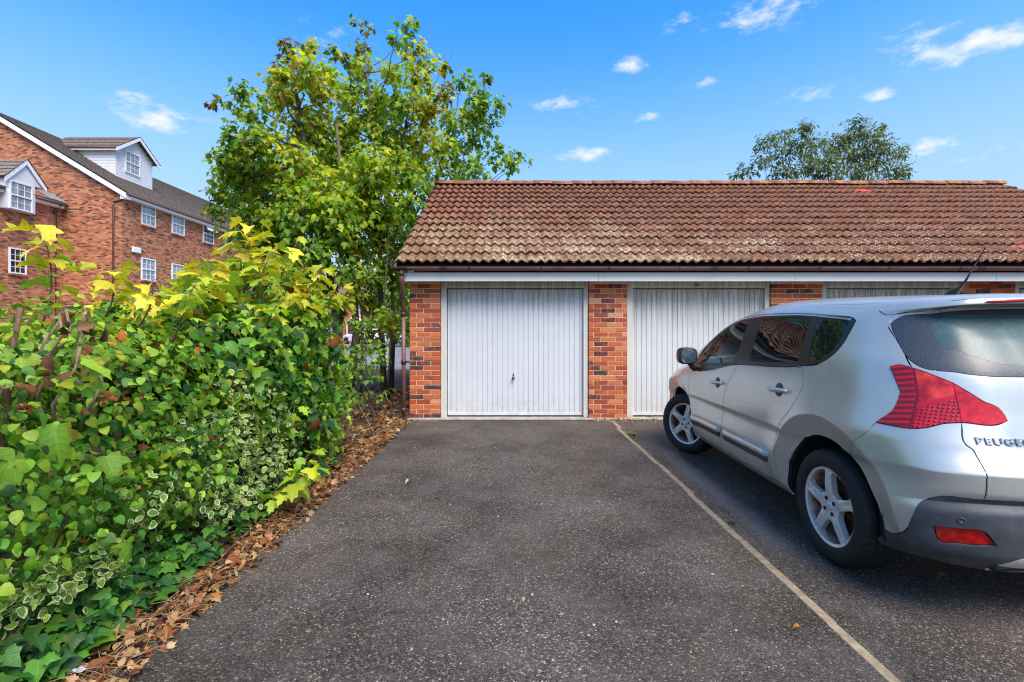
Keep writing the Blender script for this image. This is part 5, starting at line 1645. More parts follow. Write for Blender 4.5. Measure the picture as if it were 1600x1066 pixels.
def mat_bark(name, a, b, sc=18):
    t = NT(name); p = t.pos("Object")
    n = t.noise(t.map(p, (1, 1, .25)), sc, 6, .7)
    c = t.mix(t.mr(n, .35, .65), a, b)
    lich = t.mr(t.noise(p, 7, 5, .7), .58, .72)
    c = t.mix(t.math('MULTIPLY', lich, .5), c, (.17, .18, .11))
    return t.done(t.bsdf(c, .9, t.bump(n, .6, .02)))
M_BARK = mat_bark("bark", (.035, .027, .02), (.13, .105, .08))
M_STEM = mat_bark("brown_stem", (.06, .032, .018), (.20, .115, .06), 40)
M_STEM_CUT = mat_bark("pruned_stem", (.16, .10, .06), (.34, .24, .15), 30)

def leaf_tmpl(half, rib, fold=.18, droop=.35, curl=0.0, edge=None):
    """half: right-hand outline from the stalk to the tip; rib: y of midrib points. Returns verts, tris, edge weight"""
    L = [(-x, y) for x, y in half[1:-1]]
    ctr = [(0, y) for y in rib]
    pts = [half[0]] + half[1:-1] + [half[-1]] + L[::-1] + ctr
    n = len(pts); nh = len(half); nl = len(L)
    ring = list(range(n - len(rib)))
    v2 = [Vector(p) for p in pts]
    vo, _, fo, *_r = delaunay_2d_cdt(v2, [(ring[i], ring[(i + 1) % len(ring)]) for i in range(len(ring))], [], 1, 1e-6)
    V = []
    E = []
    for v in vo:
        x, y = v.x, v.y
        V.append((x, y, fold * abs(x) - droop * y * y + curl * x * x * 2))
        E.append(0.0 if abs(x) < 1e-4 and 0 < y < .98 else 1.0)
    return np.array(V), [tuple(f) for f in fo if len(f) == 3], np.array(E)
SYC = [(0, 0), (.20, -.07), (.43, .05), (.31, .16), (.40, .27), (.62, .47), (.47, .50), (.29, .50), (.31, .63), (.23, .75), (.13, .78), (0, 1.0)]
SYC2 = [(0, 0), (.16, -.05), (.36, .02), (.34, .20), (.44, .30), (.56, .56), (.40, .53), (.26, .52), (.24, .66), (.26, .80), (.10, .84), (0, 1.0)]
T_SYC = [leaf_tmpl(SYC, [.3, .55], .20, .30), leaf_tmpl(SYC2, [.3, .55], -.25, .55, .3), leaf_tmpl(SYC2, [.3, .6], .5, .15), leaf_tmpl(SYC, [.3, .55], .05, .75, -.5), leaf_tmpl(SYC2, [.3, .55], .3, .4, .5)]
T_MAPLE_S = [leaf_tmpl([(0, 0), (.34, .02), (.30, .22), (.55, .48), (.27, .52), (.22, .74), (0, 1)], [.4], .25, .35), leaf_tmpl([(0, 0), (.34, .02), (.30, .22), (.55, .48), (.27, .52), (.22, .74), (0, 1)], [.4], -.2, .5)]
T_OVAL = [leaf_tmpl([(0, 0), (.26, .12), (.38, .38), (.30, .70), (.12, .92), (0, 1)], [.25, .6], .25, .3), leaf_tmpl([(0, 0), (.26, .12), (.38, .38), (.30, .70), (.12, .92), (0, 1)], [.25, .6], -.2, .45)]
T_ROUND = [leaf_tmpl([(0, .04), (.30, .0), (.48, .22), (.44, .52), (.26, .82), (.08, .95), (0, 1)], [.3, .6], .22, .3), leaf_tmpl([(0, .04), (.30, .0), (.48, .22), (.44, .52), (.26, .82), (.08, .95), (0, 1)], [.3, .6], -.15, .5)]
T_LANCE = [leaf_tmpl([(0, 0), (.13, .25), (.15, .5), (.09, .8), (0, 1)], [.4], .3, .3)]
T_IVY = [leaf_tmpl([(0, .05), (.18, -.08), (.46, .02), (.40, .20), (.52, .38), (.28, .50), (.16, .74), (0, 1)], [.3, .6], .2, .2), leaf_tmpl([(0, .05), (.18, -.08), (.46, .02), (.40, .20), (.52, .38), (.28, .50), (.16, .74), (0, 1)], [.3, .6], -.1, .35)]
T_CURL = [leaf_tmpl(SYC, [.3, .55], 1.0, -.6, -.5), leaf_tmpl(SYC, [.3, .55], -.9, .7, .6), leaf_tmpl([(0, 0), (.26, .12), (.38, .38), (.30, .70), (.12, .92), (0, 1)], [.25, .6], 1.1, .6)]

def frames(nrm, tip):
    nrm = nrm / (np.linalg.norm(nrm, axis=1, keepdims=True) + 1e-9)
    tip = tip - nrm * np.einsum('ij,ij->i', tip, nrm)[:, None]
    tip /= np.linalg.norm(tip, axis=1, keepdims=True) + 1e-9
    x = np.cross(tip, nrm)
    return x, tip, nrm
def leaf_mesh(name, tmpls, pos, tip, nrm, size, col, mat):
    N = len(pos); X, Yv, Z = frames(nrm, tip)
    which = RNG.integers(0, len(tmpls), N)
    VV, CC, EE, FF, UU = [], [], [], [], []; base = 0
    for k, (tv, tf, te) in enumerate(tmpls):
        idx = np.where(which == k)[0]
        if len(idx) == 0: continue
        s = size[idx][:, None, None]
        v = pos[idx][:, None, :] + s * (tv[None, :, 0:1] * X[idx][:, None, :] + tv[None, :, 1:2] * Yv[idx][:, None, :] + tv[None, :, 2:3] * Z[idx][:, None, :])
        VV.append(v.reshape(-1, 3)); CC.append(np.repeat(col[idx], len(tv), 0)); EE.append(np.tile(te, len(idx))); UU.append(np.tile(tv, (len(idx), 1)))
        f = np.array(tf)[None] + (base + np.arange(len(idx)) * len(tv))[:, None, None]
        FF.append(f.reshape(-1, 3)); base += len(idx) * len(tv)
    V = np.concatenate(VV).astype(np.float32); F = np.concatenate(FF).astype(np.int32); Cc = np.concatenate(CC); Ee = np.concatenate(EE)
    me = bpy.data.meshes.new(name)
    me.vertices.add(len(V)); me.vertices.foreach_set("co", V.ravel())
    me.loops.add(len(F) * 3); me.loops.foreach_set("vertex_index", F.ravel())
    me.polygons.add(len(F)); me.polygons.foreach_set("loop_start", np.arange(0, len(F) * 3, 3, dtype=np.int32))
    me.polygons.foreach_set("use_smooth", np.ones(len(F), bool))
    me.update(calc_edges=True)
    a = me.color_attributes.new("Col", 'FLOAT_COLOR', 'POINT')
    a.data.foreach_set("color", np.concatenate([Cc, np.ones((len(Cc), 1))], 1).astype(np.float32).ravel())
    e = me.attributes.new("Edge", 'FLOAT', 'POINT'); e.data.foreach_set("value", Ee.astype(np.float32))
    u = me.attributes.new("LeafUV", 'FLOAT_VECTOR', 'POINT'); u.data.foreach_set("vector", np.concatenate(UU).astype(np.float32).ravel())
    me.materials.append(mat)
    return me
_single = {}
def single_leaves(root, tmpls, key, pos, tip, nrm, size, col, name="leaf"):
    X, Yv, Z = frames(nrm, tip); off = np.array(origin(root))
    if key not in _single:
        _single[key] = []
        for tv, tf, te in tmpls:
            me = mesh_of(name, tv, tf, M_LEAF_ONE, smooth=True)
            e = me.attributes.new("Edge", 'FLOAT', 'POINT'); e.data.foreach_set("value", te.astype(np.float32))
            u = me.attributes.new("LeafUV", 'FLOAT_VECTOR', 'POINT'); u.data.foreach_set("vector", tv.astype(np.float32).ravel())
            _single[key].append(me)
    for i in range(len(pos)):
        o = bpy.data.objects.new(name, _single[key][int(RNG.integers(0, len(tmpls)))])
        o.parent = root
        R = Matrix((X[i], Yv[i], Z[i])).transposed()
        o.matrix_basis = Matrix.Translation(Vector(pos[i] - off)) @ R.to_4x4() @ Matrix.Scale(float(size[i]), 4)
        o.color = (*[float(k) for k in col[i]], 1)
        COL.objects.link(o)
def pick(cols, n, p=None):
    """one of the listed colours each, with its own drift in tone"""
    c = np.array(cols)[RNG.choice(len(cols), n, p=p)]
    return np.clip(c * RNG.uniform(.72, 1.28, (n, 1)) * RNG.uniform(.92, 1.08, (n, 3)), .002, .9)

class Leaves:
    def __init__(s): s.p, s.t, s.n, s.s, s.c = [], [], [], [], []
    def add(s, p, t, n, sz, c):
        s.p.append(p); s.t.append(t); s.n.append(n); s.s.append(sz); s.c.append(c)
    def arr(s): return tuple(np.concatenate(k) for k in (s.p, s.t, s.n, s.s, s.c))
CAMV = np.array((0, 0, CAM_H))
def finish(root, lv, tmpls, key, singles=0, mat=None, name="foliage"):
    p, t, n, s, c = lv.arr()
    if singles:
        d = np.linalg.norm(p - CAMV, axis=1)
        px = 800 + 750 * p[:, 0] / np.maximum(p[:, 1], .1)
        # those that show largest: near, big, turned to the camera and on the outside
        face = np.abs(np.einsum('ij,ij->i', n / np.linalg.norm(n, axis=1, keepdims=True), (CAMV - p) / d[:, None]))
        score = s / d * (.4 + face) * ((px > -20) & (px < 1620))
        score = score * getattr(lv, "vis", np.ones(len(p)))
        idx = np.argsort(-score)[:singles]
        single_leaves(root, tmpls, key, p[idx], t[idx], n[idx], s[idx], c[idx])
        m = np.ones(len(p), bool); m[idx] = False
        p, t, n, s, c = p[m], t[m], n[m], s[m], c[m]
    if len(p) == 0: return
    off = np.array(origin(root))
    me = leaf_mesh(name, tmpls, p - off, t, n, s, c, mat or M_LEAF)
    tag(link(name, me, root), kind="stuff")

def shell(blobs, n, inner=.35, rough=.09):
    """points in the outer shell of a union of ellipsoids, with outward normals"""
    vol = np.array([b[3] * b[4] + b[4] * b[5] + b[3] * b[5] for b in blobs]); pr = vol / vol.sum()
    k = RNG.choice(len(blobs), int(n * 2.6), p=pr); B = np.array(blobs)[k]
    d = RNG.normal(size=(len(k), 3)); d /= np.linalg.norm(d, axis=1, keepdims=True)
    lump = 1 + rough * (np.sin(d[:, 0] * 7 + B[:, 0] * 9) * np.sin(d[:, 1] * 6 + B[:, 1] * 7) + np.sin(d[:, 2] * 8 + B[:, 2] * 5) * .7)
    r = (1 - inner * RNG.random(len(k)) ** 1.6) * lump
    P = B[:, :3] + d * B[:, 3:6] * r[:, None]
    Nn = d / B[:, 3:6]; Nn /= np.linalg.norm(Nn, axis=1, keepdims=True)
    keep = P[:, 2] > .02
    for b in blobs:
        q = (P - np.array(b[:3])) / np.array(b[3:6])
        keep &= ~((np.einsum('ij,ij->i', q, q) < .36))
    P, Nn = P[keep][:n], Nn[keep][:n]
    return P, Nn
def shoot(base, tip_, nleaf, size, cols, lv, wood, r0=.008, flat=.75, probs=None, stalk=.6):
    """a leafy shoot: stem with opposite pairs of stalked leaves that spread level at the top"""
    base, tip_ = Vector(base), Vector(tip_)
    ax = tip_ - base; L = ax.length
    side = Vector((RNG.normal(), RNG.normal(), 0)).normalized() * L * .10
    pts = [base.lerp(tip_, k / 5) + side * math.sin(math.pi * k / 5) for k in range(6)]
    wood.tube(pts, [r0 * (1 - .13 * k) for k in range(6)], 6)
    ang = RNG.uniform(0, 6.28)
    for i in range(nleaf):
        f = .35 + .65 * (i // 2 + 1) / max(1, (nleaf + 1) // 2)
        P = base.lerp(tip_, min(f, 1)) + side * math.sin(math.pi * min(f, 1))
        a = ang + (i // 2) * 1.57 + (i % 2) * 3.14159 + RNG.uniform(-.35, .35)
        sz = size * RNG.uniform(.7, 1.25) * (1.15 - .35 * abs(f - .75))
        out = Vector((math.cos(a), math.sin(a), RNG.uniform(-.1, .35)))
        Q = P + out * sz * stalk
        wood.tube([P, P.lerp(Q, .55) + Vector((0, 0, sz * .06)), Q], [.0022, .0018, .0016], 4, cap=False)
        n = Vector((RNG.normal() * .35, RNG.normal() * .35, 1)) * flat + out * (1 - flat)
        td = out + Vector((0, 0, -.35))
        lv.add(np.array([Q]), np.array([td]), np.array([n]), np.array([sz]), pick(cols, 1, probs))

DKG, MIDG, BRG, LIME, YEL, YG = (.028, .115, .022), (.085, .24, .022), (.18, .36, .026), (.32, .48, .032), (.68, .57, .035), (.48, .52, .03)
RUST, TAN, BRN, ORG = (.20, .065, .018), (.36, .20, .09), (.10, .042, .018), (.40, .13, .02)

def woody(root, paths, mat=None, name="stem"):
    for pts, r0, r1 in paths:
        m = MB(); n = len(pts)
        m.tube(pts, [r0 + (r1 - r0) * k / (n - 1) for k in range(n)], 8)
        m.build(name, mat or M_STEM, root)
def crooked(a, b, k=6, wob=.05):
    a, b = Vector(a), Vector(b)
    return [a.lerp(b, i / k) + (Vector((RNG.normal(), RNG.normal(), RNG.normal() * .4)) * wob if 0 < i < k else Vector((0, 0, 0))) for i in range(k + 1)]

# --- near, left: mixed shrub of rounded leaves with a browned patch and pruned stubs
def shrub_left():
    R = thing("mixed_shrub", (-2.5, 2.2, 0), "clipped green shrub with browned patch and pruned stubs at the left edge", "shrub")
    blobs = [(-2.55, 1.7, .85, .75, .75, .70), (-2.5, 2.5, .92, .72, .75, .66), (-2.55, 3.1, .82, .72, .62, .70), (-3.3, 2.2, .95, .8, .9, .55), (-2.25, 2.05, .55, .45, .7, .42), (-2.2, 2.9, .50, .40, .5, .36),
             (-3.5, 3.3, .95, .8, .8, .58), (-2.9, 1.0, .9, .8, .6, .7)]
    P, Nn = shell(blobs, 17000, .45)
    n = len(P)
    lv = Leaves()
    up = np.array((0, 0, 1.0))
    nr = Nn * .7 + up * .55 + RNG.normal(size=(n, 3)) * .5
    tp = Nn * .5 - up * .7 + RNG.normal(size=(n, 3)) * .5
    hi = np.clip((P[:, 2] - 1.0) / .45, 0, 1)
    c = pick([DKG, MIDG, BRG, LIME], n, [.09, .27, .40, .24])
    top = RNG.random(n) < hi * .62
    c[top] = pick([LIME, YG, BRG], int(top.sum()), [.5, .25, .25])
    lv.add(P, tp, nr, RNG.uniform(.026, .058, n), c)
    finish(R, lv, T_ROUND + T_ROUND + T_MAPLE_S[:1] + T_OVAL, "round", 270)
    # dead leaves caught in the cut ends
    k = 80
    q = np.stack([RNG.normal(-2.35, .16, k), RNG.normal(2.16, .22, k), RNG.normal(1.22, .13, k)], 1)
    s_ = RNG.choice(len(q), 50); q[s_] = np.stack([RNG.normal(-2.3, .2, 50), RNG.normal(2.6, .4, 50), RNG.normal(1.05, .28, 50)], 1)
    q[:, 0] = -1.88 - np.abs(RNG.normal(0, .10, k)) - np.clip(q[:, 2] - 1.15, 0, 1) * .35
    me = leaf_mesh("dead_leaves", T_CURL, q - np.array(origin(R)), RNG.normal(size=(k, 3)), RNG.normal(size=(k, 3)), RNG.uniform(.03, .065, k), pick([RUST, ORG, TAN, BRN], k, [.4, .2, .15, .25]), M_DEAD)
    tag(link("dead_leaves", me, R), kind="stuff")
    # a few broad sycamore leaves pushing through
    lv = Leaves(); k = 46
    P, Nn = shell([(b[0], b[1], b[2], b[3] * 1.05, b[4] * 1.05, b[5] * 1.05) for b in blobs[:5]], k, .05)
    k = len(P)
    lv.add(P, Nn * .6 + RNG.normal(size=(k, 3)) * .4 - np.array((0, 0, .5)), Nn * .8 + np.array((0, 0, .55)) + RNG.normal(size=(k, 3)) * .25, RNG.uniform(.10, .17, k), pick([BRG, MIDG, LIME], k, [.5, .35, .15]))
    lv.add(np.array([(-1.93, 2.02, .98), (-1.98, 1.92, .90), (-1.9, 2.25, .80)]), np.array([(.3, -.1, -1.0), (-.5, -.1, -.9), (.2, .1, -1)]), np.array([(.6, -.8, .5), (.5, -.8, .6), (.7, -.6, .5)]), np.array([.16, .17, .13]), pick([BRG], 3))
    finish(R, lv, T_SYC, "syc", 49)
    # stems
    paths = []
    for x, y, h in ((-2.2, 2.05, 1.35), (-2.45, 2.3, 1.5), (-2.3, 2.75, 1.2), (-2.75, 1.7, 1.4), (-2.2, 1.75, 1.0), (-2.6, 3.1, 1.3)):
        paths.append((crooked((x - .1, y, 0), (x + RNG.uniform(-.1, .1), y + RNG.uniform(-.1, .1), h), 6, .025), .026, .012))
    woody(R, paths)
    paths = []
    for x, y, z in ((-2.15, 2.25, 1.50), (-2.2, 2.35, 1.56), (-2.28, 2.42, 1.58), (-2.05, 2.12, 1.45), (-2.25, 2.52, 1.58), (-2.1, 2.2, 1.53), (-2.32, 2.6, 1.55), (-2.0, 2.15, 1.38), (-2.02, 2.3, 1.30)):
        paths.append((crooked((x - .05, y, z - .40), (x + RNG.uniform(-.03, .05), y + RNG.uniform(-.04, .04), z - .07), 4, .02), .0075, .006))
    woody(R, paths, M_STEM_CUT, "pruned_stub")
    # young yellow-green shoots standing above
    lv, wd = Leaves(), MB()
    for bx, by, bz, tx, ty, tz, k, sz in ((-2.55, 2.6, 1.4, -2.55, 2.6, 1.95, 16, .092), (-2.62, 2.45, 1.4, -2.75, 2.35, 1.72, 12, .085), (-2.5, 2.9, 1.4, -2.38, 2.85, 1.76, 14, .09), (-2.3, 2.95, 1.4, -2.25, 3.0, 1.70, 9, .10),
                                          (-2.6, 3.3, 1.3, -2.5, 3.35, 1.60, 9, .09), (-2.2, 3.1, 1.3, -2.12, 3.12, 1.62, 8, .10), (-2.8, 2.0, 1.4, -2.85, 1.95, 1.68, 8, .10), (-2.35, 3.4, 1.4, -2.22, 3.4, 1.75, 8, .10), (-2.6, 2.2, 1.4, -2.6, 2.15, 1.66, 8, .10)):
        shoot((bx, by, bz), (tx, ty, tz), k, sz, [YEL, YG, LIME, BRG], lv, wd, .006, .8, [.42, .32, .20, .06])
    finish(R, lv, T_SYC, "syc", 90)
    tag(wd.build("shoots", M_STEM, R), kind="stuff")
shrub_left()

# --- sycamore shrub: dark big leaves, yellow crown
def shrub_sycamore():
    R = thing("sycamore_shrub", (-2.6, 4.4, 0), "tall sycamore shrub, dark large leaves below and yellow crown", "shrub")
    blobs = [(-2.45, 3.9, 1.04, .70, .70, .70), (-2.5, 4.6, 1.30, .78, .75, .75), (-3.2, 4.3, 1.05, .85, .9, .62), (-2.25, 4.2, .75, .55, .6, .5), (-2.35, 5.0, .95, .55, .5, .65), (-3.0, 5.3, 1.05, .7, .6, .65), (-2.15, 4.7, .5, .35, .5, .4)]
    P, Nn = shell(blobs, 6800, .5)
    n = len(P); up = np.array((0, 0, 1.0))
    lv = Leaves()
    nr = Nn * .75 + up * .5 + RNG.normal(size=(n, 3)) * .45
    tp = Nn * .45 - up * .95 + RNG.normal(size=(n, 3)) * .4
    hi = np.clip((P[:, 2] - 1.35) / .55, 0, 1)
    c = pick([DKG, MIDG, BRG, LIME], n, [.27, .34, .25, .14])
    top = RNG.random(n) < hi ** .8 * .95
    c[top] = pick([YEL, YG, LIME, BRG], int(top.sum()), [.20, .34, .30, .16])
    fr = (P[:, 1] > 4.75) & (RNG.random(n) < .5); c[fr] = pick([LIME, BRG, MIDG], int(fr.sum()), [.4, .4, .2])
    rs = RNG.random(n) < .035; c[rs] = pick([RUST, ORG], int(rs.sum()))
    lv.add(P, tp, nr, RNG.uniform(.05, .13, n), c)
    finish(R, lv, T_SYC, "syc", 290)
    # small filler leaves deep inside
    P, Nn = shell(blobs, 4200, .6); n = len(P)
    lv = Leaves(); lv.add(P * 1.0, RNG.normal(size=(n, 3)), Nn + up * .4 + RNG.normal(size=(n, 3)) * .6, RNG.uniform(.035, .06, n), pick([DKG, MIDG, BRG, YG], n, [.35, .3, .25, .1]))
    finish(R, lv, T_OVAL, "oval", 0)
    # yellow shoots
    lv, wd = Leaves(), MB()
    for bx, by, bz, tx, ty, tz, k, sz in ((-2.35, 4.2, 1.7, -2.3, 4.25, 2.36, 14, .135), (-2.45, 4.35, 1.7, -2.48, 4.4, 2.2, 12, .13), (-2.2, 4.5, 1.65, -2.02, 4.55, 2.25, 12, .125), (-2.1, 4.7, 1.6, -1.9, 4.8, 2.02, 12, .12),
                                          (-2.4, 3.8, 1.6, -2.38, 3.78, 1.92, 12, .12), (-2.3, 3.6, 1.5, -2.3, 3.5, 1.76, 11, .11), (-2.7, 3.6, 1.3, -2.75, 3.6, 1.66, 11, .10), (-2.0, 4.9, 1.5, -1.82, 5.1, 1.86, 12, .12),
                                          (-2.15, 4.1, 1.6, -2.05, 4.1, 2.05, 12, .125), (-2.62, 4.1, 1.5, -2.62, 4.15, 1.98, 12, .12), (-2.2, 5.2, 1.4, -1.95, 5.35, 1.8, 11, .115), (-2.9, 4.5, 1.5, -2.9, 4.5, 1.95, 10, .12),
                                          (-2.05, 4.35, 1.4, -1.85, 4.35, 1.72, 9, .11), (-2.0, 3.9, 1.35, -1.86, 3.85, 1.62, 8, .11), (-2.5, 4.9, 1.8, -2.45, 5.0, 2.2, 11, .12)):
        shoot((bx, by, bz), (tx, ty, tz), k, sz, [YEL, YG, LIME], lv, wd, .008, .8, [.52, .30, .18])
    finish(R, lv, T_SYC, "syc", 0, name="shoot_foliage")
    tag(wd.build("shoots", M_STEM, R), kind="stuff")
    paths = []
    for x, y, h in ((-2.35, 4.0, 1.5), (-2.5, 4.5, 1.8), (-2.25, 4.75, 1.4), (-2.1, 4.25, .9), (-2.7, 4.2, 1.8), (-2.0, 4.05, .7)):
        paths.append((crooked((x, y, 0), (x + RNG.uniform(-.15, .15), y + RNG.uniform(-.15, .15), h), 6, .04), .03, .010))
    woody(R, paths)
shrub_sycamore()

# --- variegated shrub, low at the front
def shrub_variegated():
    R = thing("variegated_shrub", (-2.0, 3.2, 0), "low shrub of small cream-edged leaves below the hedge", "shrub")
    blobs = [(-1.96, 3.35, .66, .16, .26, .16), (-1.93, 3.05, .42, .14, .22, .12), (-1.98, 2.55, .50, .14, .20, .12), (-1.97, 3.85, .74, .16, .22, .18), (-1.92, 3.75, .40, .14, .22, .12), (-1.98, 2.2, .30, .14, .24, .09), (-2.02, 3.55, .98, .13, .16, .12),
             (-1.95, 2.85, .74, .11, .14, .10), (-1.97, 1.85, .36, .12, .2, .08), (-1.95, 4.2, .52, .13, .16, .13), (-1.90, 3.3, .24, .12, .3, .07)]
    P, Nn = shell(blobs, 3000, .9, .35); n = len(P)
    P += RNG.normal(0, .035, P.shape)
    lv = Leaves()
    lv.add(P, Nn * .8 + RNG.normal(size=(n, 3)) * .55, Nn * .6 + np.array((0, 0, .6)) + RNG.normal(size=(n, 3)) * .4, RNG.uniform(.022, .052, n), pick([BRG, MIDG, LIME], n, [.5, .3, .2]))
    finish(R, lv, T_OVAL, "oval_var", 0, M_LEAF_VAR)
    woody(R, [(crooked((-2.05, y, 0), (-1.98 + RNG.uniform(-.08, .06), y + RNG.uniform(-.1, .1), .6), 5, .03), .009, .004) for y in (2.1, 2.6, 3.0, 3.3, 3.5, 3.8)])
shrub_variegated()

# --- fresh small-leaved shrub at the far end of the hedge
def shrub_fresh():
    R = thing("fresh_green_shrub", (-2.2, 5.7, 0), "bright small-leaved shrub at the garage end of the hedge", "shrub")
    blobs = [(-2.2, 5.35, .55, .38, .42, .45), (-2.35, 5.8, .65, .40, .40, .50), (-2.05, 5.0, .32, .28, .35, .25), (-2.6, 5.6, .9, .4, .4, .4)]
    P, Nn = shell(blobs, 2600, .7, .25); n = len(P)
    lv = Leaves()
    lv.add(P, Nn * .5 + RNG.normal(size=(n, 3)) * .6 - np.array((0, 0, .3)), Nn * .5 + np.array((0, 0, .7)) + RNG.normal(size=(n, 3)) * .4, RNG.uniform(.035, .075, n), pick([LIME, BRG, MIDG, YG], n, [.36, .34, .2, .1]))
    finish(R, lv, T_MAPLE_S, "maple_s", 120)
    woody(R, [(crooked((x, y, 0), (x + .1, y + RNG.uniform(-.2, .2), 1.0), 5, .04), .010, .004) for x, y in ((-2.2, 5.3), (-2.3, 5.7), (-2.0, 5.1), (-2.5, 5.6))])
    woody(R, [(crooked((-1.86, 4.95, .0), (-1.93, 5.2, .62), 4, .008), .008, .006), (crooked((-1.80, 6.2, .05), (-2.05, 6.0, .75), 4, .01), .008, .006)], M_STEM_CUT, "bare_stick")
shrub_fresh()

# --- low sycamore sprig leaning over the tarmac
def low_sprig():
    R = thing("sycamore_sprig", (-1.75, 3.6, 0), "low yellow-green sycamore sprig leaning out over the tarmac edge", "plant")
    lv, wd = Leaves(), MB()
    for b, t, k in (((-1.85, 3.62, .12), (-1.52, 3.66, .34), 11), ((-1.85, 3.7, .12), (-1.62, 3.85, .40), 9), ((-1.85, 3.55, .1), (-1.62, 3.50, .20), 8)):
        shoot(b, t, k, .11, [YG, LIME, YEL, BRG], lv, wd, .006, .8, [.35, .35, .15, .15])
    finish(R, lv, T_SYC, "syc", 28)
    tag(wd.build("shoots", M_STEM, R), kind="stuff")
low_sprig()

# --- ivy along the foot of the hedge
def ivy():
    R = thing("ivy_patch", (-2.0, 2.2, 0), "dark green ivy trailing along the foot of the hedge", "ivy")
    n = 1500
    y = RNG.uniform(1.2, 4.9, n) ; y[:900] = RNG.uniform(1.3, 2.9, 900)
    x = -1.78 - np.abs(RNG.normal(0, .26, n)); z = .025 + np.abs(RNG.normal(0, .075, n)) + np.clip((-1.85 - x), 0, 1) * .28
    P = np.stack([x, y, z], 1)
    lv = Leaves()
    lv.add(P, np.stack([RNG.normal(.4, .6, n), RNG.normal(-.3, .6, n), RNG.normal(-.25, .25, n)], 1), np.stack([RNG.normal(.25, .35, n), RNG.normal(-.25, .35, n), np.ones(n)], 1), RNG.uniform(.04, .085, n),
           pick([DKG, MIDG, (.045, .16, .02), BRG], n, [.38, .34, .2, .08]))
    finish(R, lv, T_IVY, "ivy", 260)
ivy()

# --- saplings between the hedge and the garage
def sapling(x, y, h, k, cols, label, seed, leaf=.06, r=.014, spread=.35):
    R = thing("sapling", (x, y, 0), label, "sapling")
    top = (x + RNG.uniform(-.15, .15), y + RNG.uniform(-.1, .1), h)
    tr = crooked((x, y, 0), top, 8, .03)
    woody(R, [(tr, r, .004)], M_BARK, "trunk")
    lv, wd = Leaves(), MB()
    for i in range(k):
        f = RNG.uniform(.22, 1.0); P = Vector(tr[0]).lerp(Vector(tr[-1]), f)
        a = RNG.uniform(0, 6.28); L = spread * RNG.uniform(.5, 1.2) * (1.1 - .5 * f)
        shoot(P, P + Vector((math.cos(a) * L, math.sin(a) * L, L * RNG.uniform(.0, .7))), int(RNG.integers(9, 16)), leaf, cols, lv, wd, .004, .7)
    finish(R, lv, T_MAPLE_S, "maple_s", 0, name="crown")
    tag(wd.build("twigs", M_STEM, R), kind="stuff")
sapling(-2.05, 7.0, 1.35, 22, [BRG, LIME, (.10, .20, .05), MIDG], "young sapling with thin stem in the leaf litter by the pier", 1, .062)
sapling(-2.5, 7.8, 1.55, 26, [MIDG, BRG, LIME], "bushy sapling left of the downpipe, behind the thinner one", 2, .07, .016, .45)
sapling(-2.85, 6.7, 1.05, 22, [LIME, BRG, YG], "short lime-green sapling beside the hedge end", 3, .065, .012, .4)
sapling(-3.5, 8.6, 1.6, 26, [BRG, MIDG, LIME], "leafy sapling under the tall maples", 4, .075, .016, .5)

